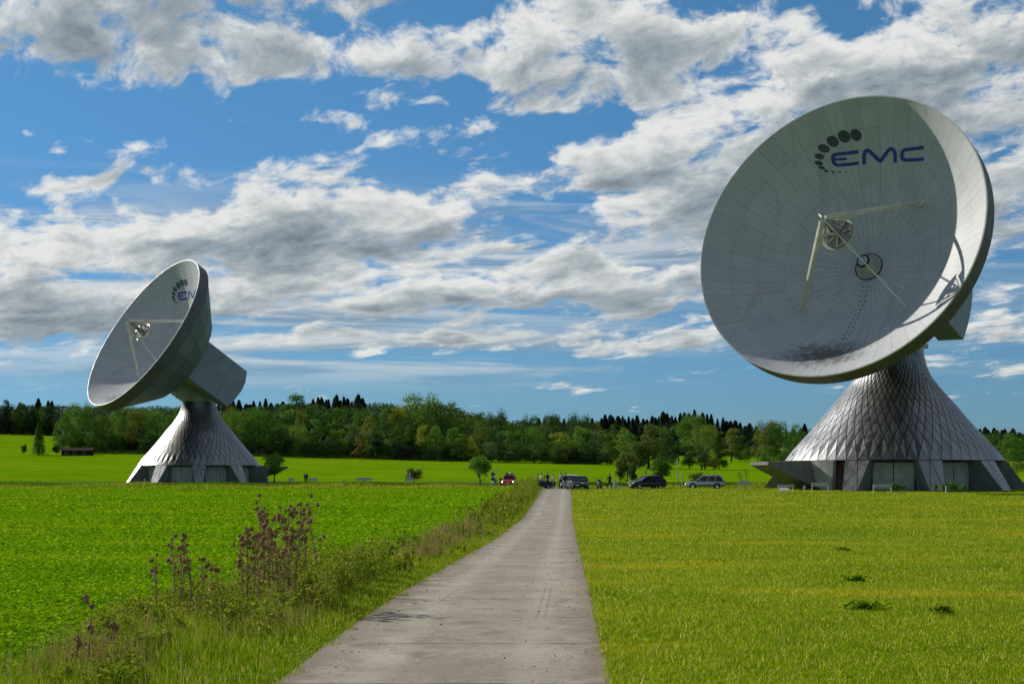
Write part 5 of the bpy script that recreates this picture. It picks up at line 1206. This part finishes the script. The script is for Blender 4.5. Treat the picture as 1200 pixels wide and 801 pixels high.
# spruces standing on the skyline
for (x0, x1, n, ya, yb, Y0, w) in ((2, 66, 8, 464, 474, 1060, 9), (252, 334, 13, 464, 472, 960, 10), (366, 428, 14, 460, 466, 880, 10), (548, 606, 6, 487, 492, 980, 9), (612, 700, 12, 486, 492, 1010, 9), (702, 760, 12, 482, 489, 1010, 10), (762, 836, 16, 479, 487, 1010, 10), (838, 880, 8, 487, 495, 1020, 9), (882, 950, 8, 494, 499, 1040, 8), (1146, 1200, 11, 499, 503, 1040, 9)):
    for i in range(n):
        px = x0 + (x1 - x0) * (i + rnd.uniform(.15, .85)) / n
        yy = ya + (yb - ya) * (i / max(1, n - 1) if x0 == 838 else rnd.random()) + abs(rnd.gauss(0, 2.6)) + .3
        tree(px, yy, w * rnd.uniform(1.4, 2.8), 'conifer', 'blackish green', Y0 + rnd.uniform(-25, 25))
def place_words(x):
    for lim, wd in ((68, 'in the far left wood'), (240, 'left of the far antenna tower'), (345, 'right behind the far antenna'), (440, 'above the far white benches'), (482, 'behind the little dark tree'), (548, 'left of the small round field tree'), (590, 'above the small round field tree'), (636, 'above the open car'), (690, 'behind the people on the track'), (735, 'above the motorcycle'), (797, 'behind the black car'), (850, 'behind the silver car'), (882, 'above the white board'), (1000, 'at the porch of the big antenna')):
        if x < lim: return wd
    return 'right of the big antenna'
KW = {'round': 'rounded', 'broad': 'broad', 'tall': 'tall', 'pointed': 'egg shaped', 'conifer': 'spiky'}
cnt = {}
for px, kind, tint, o in sorted(TREES, key=lambda q: q[0]): cnt.setdefault((KW[kind], tint, place_words(px)), []).append(o)
for (kw, tint, plc), os_ in cnt.items():
    nm = 'skyline spruce' if kw == 'spiky' else 'tree'
    for i, o in enumerate(os_):
        o['label'] = ('%s %s %s %s' % (tint, kw, nm, plc)) if len(os_) == 1 else ('%s %s %s %s, %s from left' % (tint, kw, nm, plc, ORD[i]))
        o['group'] = 'spruces on the skyline' if kw == 'spiky' else 'trees of the wood edge'
# the closed wood behind them: one mass
def far_wood():
    g = np.random.default_rng(5); V = []; T = []
    lib = [(crown_quads(g, 1, .78, k_, 1500, .036), k_) for k_ in ('round', 'round', 'broad', 'broad', 'tall', 'tall')] + [(crown_quads(g, 1, .34, 'conifer', 1000, .036), 'conifer') for _ in range(3)]
    tn = [TINT[k_] for k_ in ('dark green', 'dark green', 'mid green', 'mid green', 'olive green', 'blackish green', 'light green')]
    def put(px, Y, h, con):
        X = ipx(px, Y); z = gz(X, Y) - .3; q, k_ = lib[g.integers(6, 9)] if con else lib[g.integers(0, 6)]
        a = g.random() * 6.28; c, s = math.cos(a), math.sin(a); w = h * g.uniform(.85, 1.2)
        V.append(np.stack([X + (q[:, 0] * c - q[:, 1] * s) * w, Y + (q[:, 0] * s + q[:, 1] * c) * w, z + q[:, 2] * h], 1))
        t = np.array(TINT['blackish green'] if con else tn[g.integers(0, len(tn))]) * g.uniform(.6, .95); T.append(np.tile(t, (len(q) // 4, 1)))
    def lim(px): return np.interp(px, [-300, 0, 300, 350, 530, 560, 620, 700, 800, 900, 960, 1140, 1400], [475, 472, 474, 468, 470, 484, 491, 491, 491, 497, 501, 504, 506])
    n = 0
    while n < 420:
        px = g.uniform(-260, 960) if g.random() < .84 else g.uniform(1135, 1420); Y = g.uniform(690, 1090)
        if px < 72 and Y < 1010: continue
        if px > 716 and px < 970 and Y < 930: continue
        X = ipx(px, Y); hm = EYE + (555 - lim(px)) / FPX * Y - gz(X, Y)
        con = g.random() < (.25 if Y < 850 else .5); put(px, Y, max(6, min(hm * g.uniform(.9, 1.0), g.uniform(19, 29))), con); n += 1
    for _ in range(60): px = g.uniform(-80, 74); Y = g.uniform(1012, 1090); X = ipx(px, Y); put(px, Y, (EYE + (555 - lim(px)) / FPX * Y - gz(X, Y)) * g.uniform(.7, 1.02), g.random() < .5)
    for _ in range(260):        # understorey along the wood edge
        px = g.uniform(70, 716); Y = g.uniform(646, 662); put(px, Y, g.uniform(3.5, 8), False)
    for _ in range(40): px = g.uniform(718, 960); put(px, g.uniform(935, 960), g.uniform(6, 12), False)
    me = np_mesh('far_wood', np.concatenate(V), 4, M['woodleaf'], np.concatenate(T)); return me
tag(link('far_wood', far_wood()), kind='stuff')

# ------------------------------------------------------------------ sun, sky, clouds
SUN = Vector((-.715, .500, .488)).normalized()
sl = bpy.data.lights.new('sun', 'SUN'); sl.energy = 4.2; sl.angle = R(.53); sl.color = (1.0, .94, .84)
so = bpy.data.objects.new('sun', sl); COL.objects.link(so); so.rotation_euler = SUN.to_track_quat('Z', 'Y').to_euler(); so.location = (-60, 40, 60)
world = bpy.data.worlds.new('World'); SC.world = world; world.use_nodes = True
t = NT(world.node_tree); t.n.clear()
SKYS = .10
sky = t.node('ShaderNodeTexSky', sky_type='NISHITA'); sky.sun_disc = False; sky.sun_elevation = math.asin(SUN.z); sky.sun_rotation = math.atan2(SUN.x, SUN.y)
sky.air_density = 1.0; sky.dust_density = .2; sky.ozone_density = 1.6; sky.altitude = 550
gen = t.node('ShaderNodeTexCoord').outputs['Generated']
d = t.sep(gen)
az = t.math('ARCTAN2', d[0], d[1]); el = t.math('ARCSINE', d[2])
P = t.comb(t.math('MULTIPLY', az, 20.0), t.math('MULTIPLY', el, 20.0), 0.0)      # 1 unit = 1/20 rad
def A(x): return math.atan((x - 600) / 2000) * 20
def Ee(y): return math.atan((555 - y) / 2000) * 20
# cloud masses: azimuth, elevation, half width, half height, slope, weight
B_ = [(90, 12, 440, 74, 6, 1.35), (250, 80, 125, 30, 12, 1.0), (470, 62, 118, 26, 6, .95), (690, 62, 180, 62, 8, 1.15), (620, 25, 120, 40, 12, .6), (960, 95, 230, 62, 6, 1.1), (1160, 35, 90, 50, 0, .75), (1110, 130, 190, 80, 0, 1.0), (1170, 210, 120, 60, 0, .95), (820, 175, 150, 50, 12, .9), (560, 60, 90, 30, 5, .6),
 (345, 222, 125, 42, 4, 1.1), (430, 258, 150, 40, -6, 1.15), (300, 280, 200, 42, 0, 1.0), (110, 305, 210, 42, 3, 1.05), (40, 350, 220, 55, 0, .95), (330, 348, 380, 40, 0, .95), (690, 205, 230, 34, 15, .85), (720, 270, 200, 40, 10, .8), (600, 338, 300, 26, 3, .7), (760, 340, 170, 40, 6, .75), (600, 265, 75, 26, -8, -.8), (640, 155, 90, 26, 10, -.7), (480, 370, 260, 14, 2, -.5), (230, 155, 260, 44, 0, -.75), (590, 305, 60, 10, 5, -.5), (560, 400, 250, 11, 1, .8), (730, 408, 160, 10, 0, .8), (290, 398, 260, 13, 2, .6), (40, 460, 110, 8, 0, .85), (560, 452, 160, 5, -2, .5),
 (850, 460, 150, 6, 2, .5), (1180, 260, 90, 40, 0, .9), (1180, 390, 130, 34, 3, .75), (1130, 430, 140, 10, 0, .7), (1150, 480, 150, 6, 0, .6), (880, 395, 140, 26, 4, .7), (870, 240, 120, 60, 0, .7), (900, 180, 140, 60, 8, .8),
 (28, 170, 24, 7, 8, .95), (85, 228, 62, 11, 0, .9), (135, 222, 26, 12, -10, .85), (385, 141, 58, 9, -4, .9), (285, 142, 16, 5, 5, .8), (540, 150, 22, 6, 20, .7), (130, 122, 10, 3, 0, .7), (25, 150, 12, 4, 0, .7), (345, 120, 16, 8, 10, .6), (180, 216, 12, 6, 0, .7), (595, 295, 26, 12, 5, .7), (60, 400, 140, 14, 0, .5), (1040, 12, 60, 12, 5, .5), (480, 120, 40, 8, 5, .5)]
q = t
warp = q.node('ShaderNodeTexNoise', noise_dimensions='2D')
ps = q.sep(P)
# flatten the texture towards the horizon, where cloud layers are seen edge on
py = q.math('SUBTRACT', ps[1], q.math('MULTIPLY', ps[0], .10))
vy = q.math('DIVIDE', -30.0, q.math('ADD', q.math('MAXIMUM', py, -.9), 4.2))
pc = q.comb(ps[0], q.math('MULTIPLY', vy, 4.2), 0.0)
q.put(warp.inputs['Vector'], pc); warp.inputs['Scale'].default_value = .9; warp.inputs['Detail'].default_value = 3
wc = q.vmath('SUBTRACT', warp.outputs['Color'], (.5, .5, .5))
gw = q.vmath('ADD', P, q.vmath('MULTIPLY', wc, (1.1, .45, 0)))
tot = None; hgt = None
for (x, y, rx, ry, sl_, w) in B_:
    gv = gw
    if tot is not None:      # (adds nothing; keeps the node evaluation sequential so that it fits the shader stack)
        ma = q.node('ShaderNodeVectorMath', operation='MULTIPLY_ADD'); q.put(ma.inputs[0], hgt if hgt is not None else tot); ma.inputs[1].default_value = (1e-9, 1e-9, 0); q.put(ma.inputs[2], gw); gv = ma.outputs[0]
    m1 = q.node('ShaderNodeMapping', vector_type='TEXTURE'); q.put(m1.inputs['Vector'], gv)
    m1.inputs['Location'].default_value = (A(x), Ee(y), 0); m1.inputs['Rotation'].default_value = (0, 0, R(sl_)); m1.inputs['Scale'].default_value = (rx / 100, ry / 100, 1)
    k = q.mapr(q.vmath('LENGTH', m1.outputs[0]), 1.45, .25, 0.0, w); tot = k if tot is None else q.math('ADD', tot, k)
    if w > .6 and ry > 20:
        hh = q.math('MULTIPLY', k, q.vmath('DOT_PRODUCT', m1.outputs[0], (-.25, 1.0, 0))); hgt = hh if hgt is None else q.math('ADD', hgt, hh)
side = q.mapr(q.math('ABSOLUTE', ps[0]), 6.2, 8.0)      # beyond the photographed part: broken cloud
up = q.mapr(ps[1], 5.8, 7.5)
gen_cl = q.math('MULTIPLY', q.math('MAXIMUM', side, up), q.mapr(q.noise(pc, .22, 3, dim='2D'), .42, .6, 0, 1.1))
tot = q.math('MULTIPLY', q.math('ADD', q.math('MINIMUM', tot, 1.35), gen_cl), .50)
wp = q.vmath('ADD', pc, q.vmath('MULTIPLY', wc, (.5, .5, 0)))
def fbm(off, after=None):
    v = q.vmath('ADD', wp, off)
    if after is not None:
        ma = q.node('ShaderNodeVectorMath', operation='MULTIPLY_ADD'); q.put(ma.inputs[0], after); ma.inputs[1].default_value = (1e-9, 1e-9, 0); q.put(ma.inputs[2], v); v = ma.outputs[0]
    f1 = q.noise(v, .95, 9, .60, .1, dim='2D'); f3 = q.noise(v, 5.0, 6, .65, dim='2D')
    nd = q.node('ShaderNodeTexVoronoi', feature='F1', normalize=True, voronoi_dimensions='2D'); q.put(nd.inputs['Vector'], v); nd.inputs['Scale'].default_value = 1.9
    nd.inputs['Detail'].default_value = 4; nd.inputs['Roughness'].default_value = .55; nd.inputs['Lacunarity'].default_value = 2.2
    return q.math('ADD', q.math('MULTIPLY', q.math('SUBTRACT', f1, .5), 2.5), q.math('ADD', q.math('MULTIPLY', q.math('SUBTRACT', .42, nd.outputs['Distance']), 1.0), q.math('MULTIPLY', q.math('SUBTRACT', f3, .5), .30)))
n0 = fbm((0, 0, 0), hgt); n1 = fbm((-.07, .26, 0), n0)
D = q.math('SUBTRACT', q.math('SUBTRACT', q.math('ADD', tot, n0), .31), q.mapr(el, R(5.2), R(2.8), 0, .30))
alpha = t.mapr(D, -.12, .44)
lit = t.math('ADD', t.math('ADD', t.math('MULTIPLY', t.math('SUBTRACT', n0, n1), .70), t.math('MULTIPLY', hgt, .5)), t.mapr(D, .05, .95, .88, .34))
# thin layer cloud seen edge on above the horizon
pe = t.comb(t.math('MULTIPLY', az, 2.6), t.math('MULTIPLY', el, 34.0), 0.0)
st = t.noise(pe, 1.6, 6, .62, .5, dim='2D'); st2 = t.noise(pe, .5, 3, .5, dim='2D')
band = t.math('MULTIPLY', t.mapr(el, R(2.2), R(4.5)), t.mapr(el, R(10.5), R(7.0)))
veil = t.math('MULTIPLY', band, t.math('MULTIPLY', t.mapr(st, .38, .58), t.mapr(st2, .32, .56, .25, 1.0)))
stb = t.noise(t.vmath('ADD', pe, (-.06, .16, 0)), 1.6, 6, .62, .5, dim='2D')
vlit = t.math('ADD', .45, t.math('MULTIPLY', t.math('SUBTRACT', st, stb), 4.0), clamp=True)
lit = t.math('MINIMUM', t.math('MAXIMUM', lit, 0.0), 1.0)
dark = tuple(v / SKYS for v in (.115, .150, .182)); midc = tuple(v / SKYS for v in (.285, .32, .34)); lightc = tuple(v / SKYS for v in (.60, .605, .585))
ccol = t.mix(t.mapr(lit, .5, 1.0, 0, 1, False), t.mix(t.mapr(lit, 0, .5, 0, 1, False), dark, midc), lightc)
gain = t.mix(t.mapr(el, R(1.0), R(15.0), 0, 1, False), (.18, .335, .57), (.24, .475, .615))
blue = t.mix(1.0, sky.outputs[0], gain, 'MULTIPLY')
colr = t.mix(t.math('MULTIPLY', veil, .80), blue, t.mix(vlit, tuple(v / SKYS for v in (.19, .24, .28)), tuple(v / SKYS for v in (.50, .52, .515))))
colr = t.mix(t.math('MULTIPLY', alpha, .96), colr, ccol)
bg = t.node('ShaderNodeBackground'); t.put(bg.inputs['Color'], colr); bg.inputs['Strength'].default_value = SKYS
wo = t.node('ShaderNodeOutputWorld'); t.l.new(bg.outputs[0], wo.inputs['Surface'])
world.cycles.sampling_method = 'MANUAL'; world.cycles.sample_map_resolution = 512

# ------------------------------------------------------------------ camera and output
cam = bpy.data.cameras.new('camera'); co = bpy.data.objects.new('camera', cam); COL.objects.link(co)
co.location = (0, 0, EYE); co.rotation_euler = (R(90), 0, 0); cam.sensor_width = 36; cam.sensor_fit = 'HORIZONTAL'; cam.lens = 36 * FPX / 1200; cam.shift_y = (555 - 400.5) / 1200
cam.clip_start = .1; cam.clip_end = 9000; SC.camera = co
vs = SC.view_settings; vs.view_transform = 'Standard'; vs.look = 'None'; vs.exposure = 0.42; vs.gamma = 1; vs.use_curve_mapping = False
SC.render.engine = 'CYCLES'; SC.cycles.use_denoising = True; SC.cycles.max_bounces = 6; SC.cycles.transparent_max_bounces = 4; SC.cycles.use_adaptive_sampling = True; SC.cycles.adaptive_threshold = .015
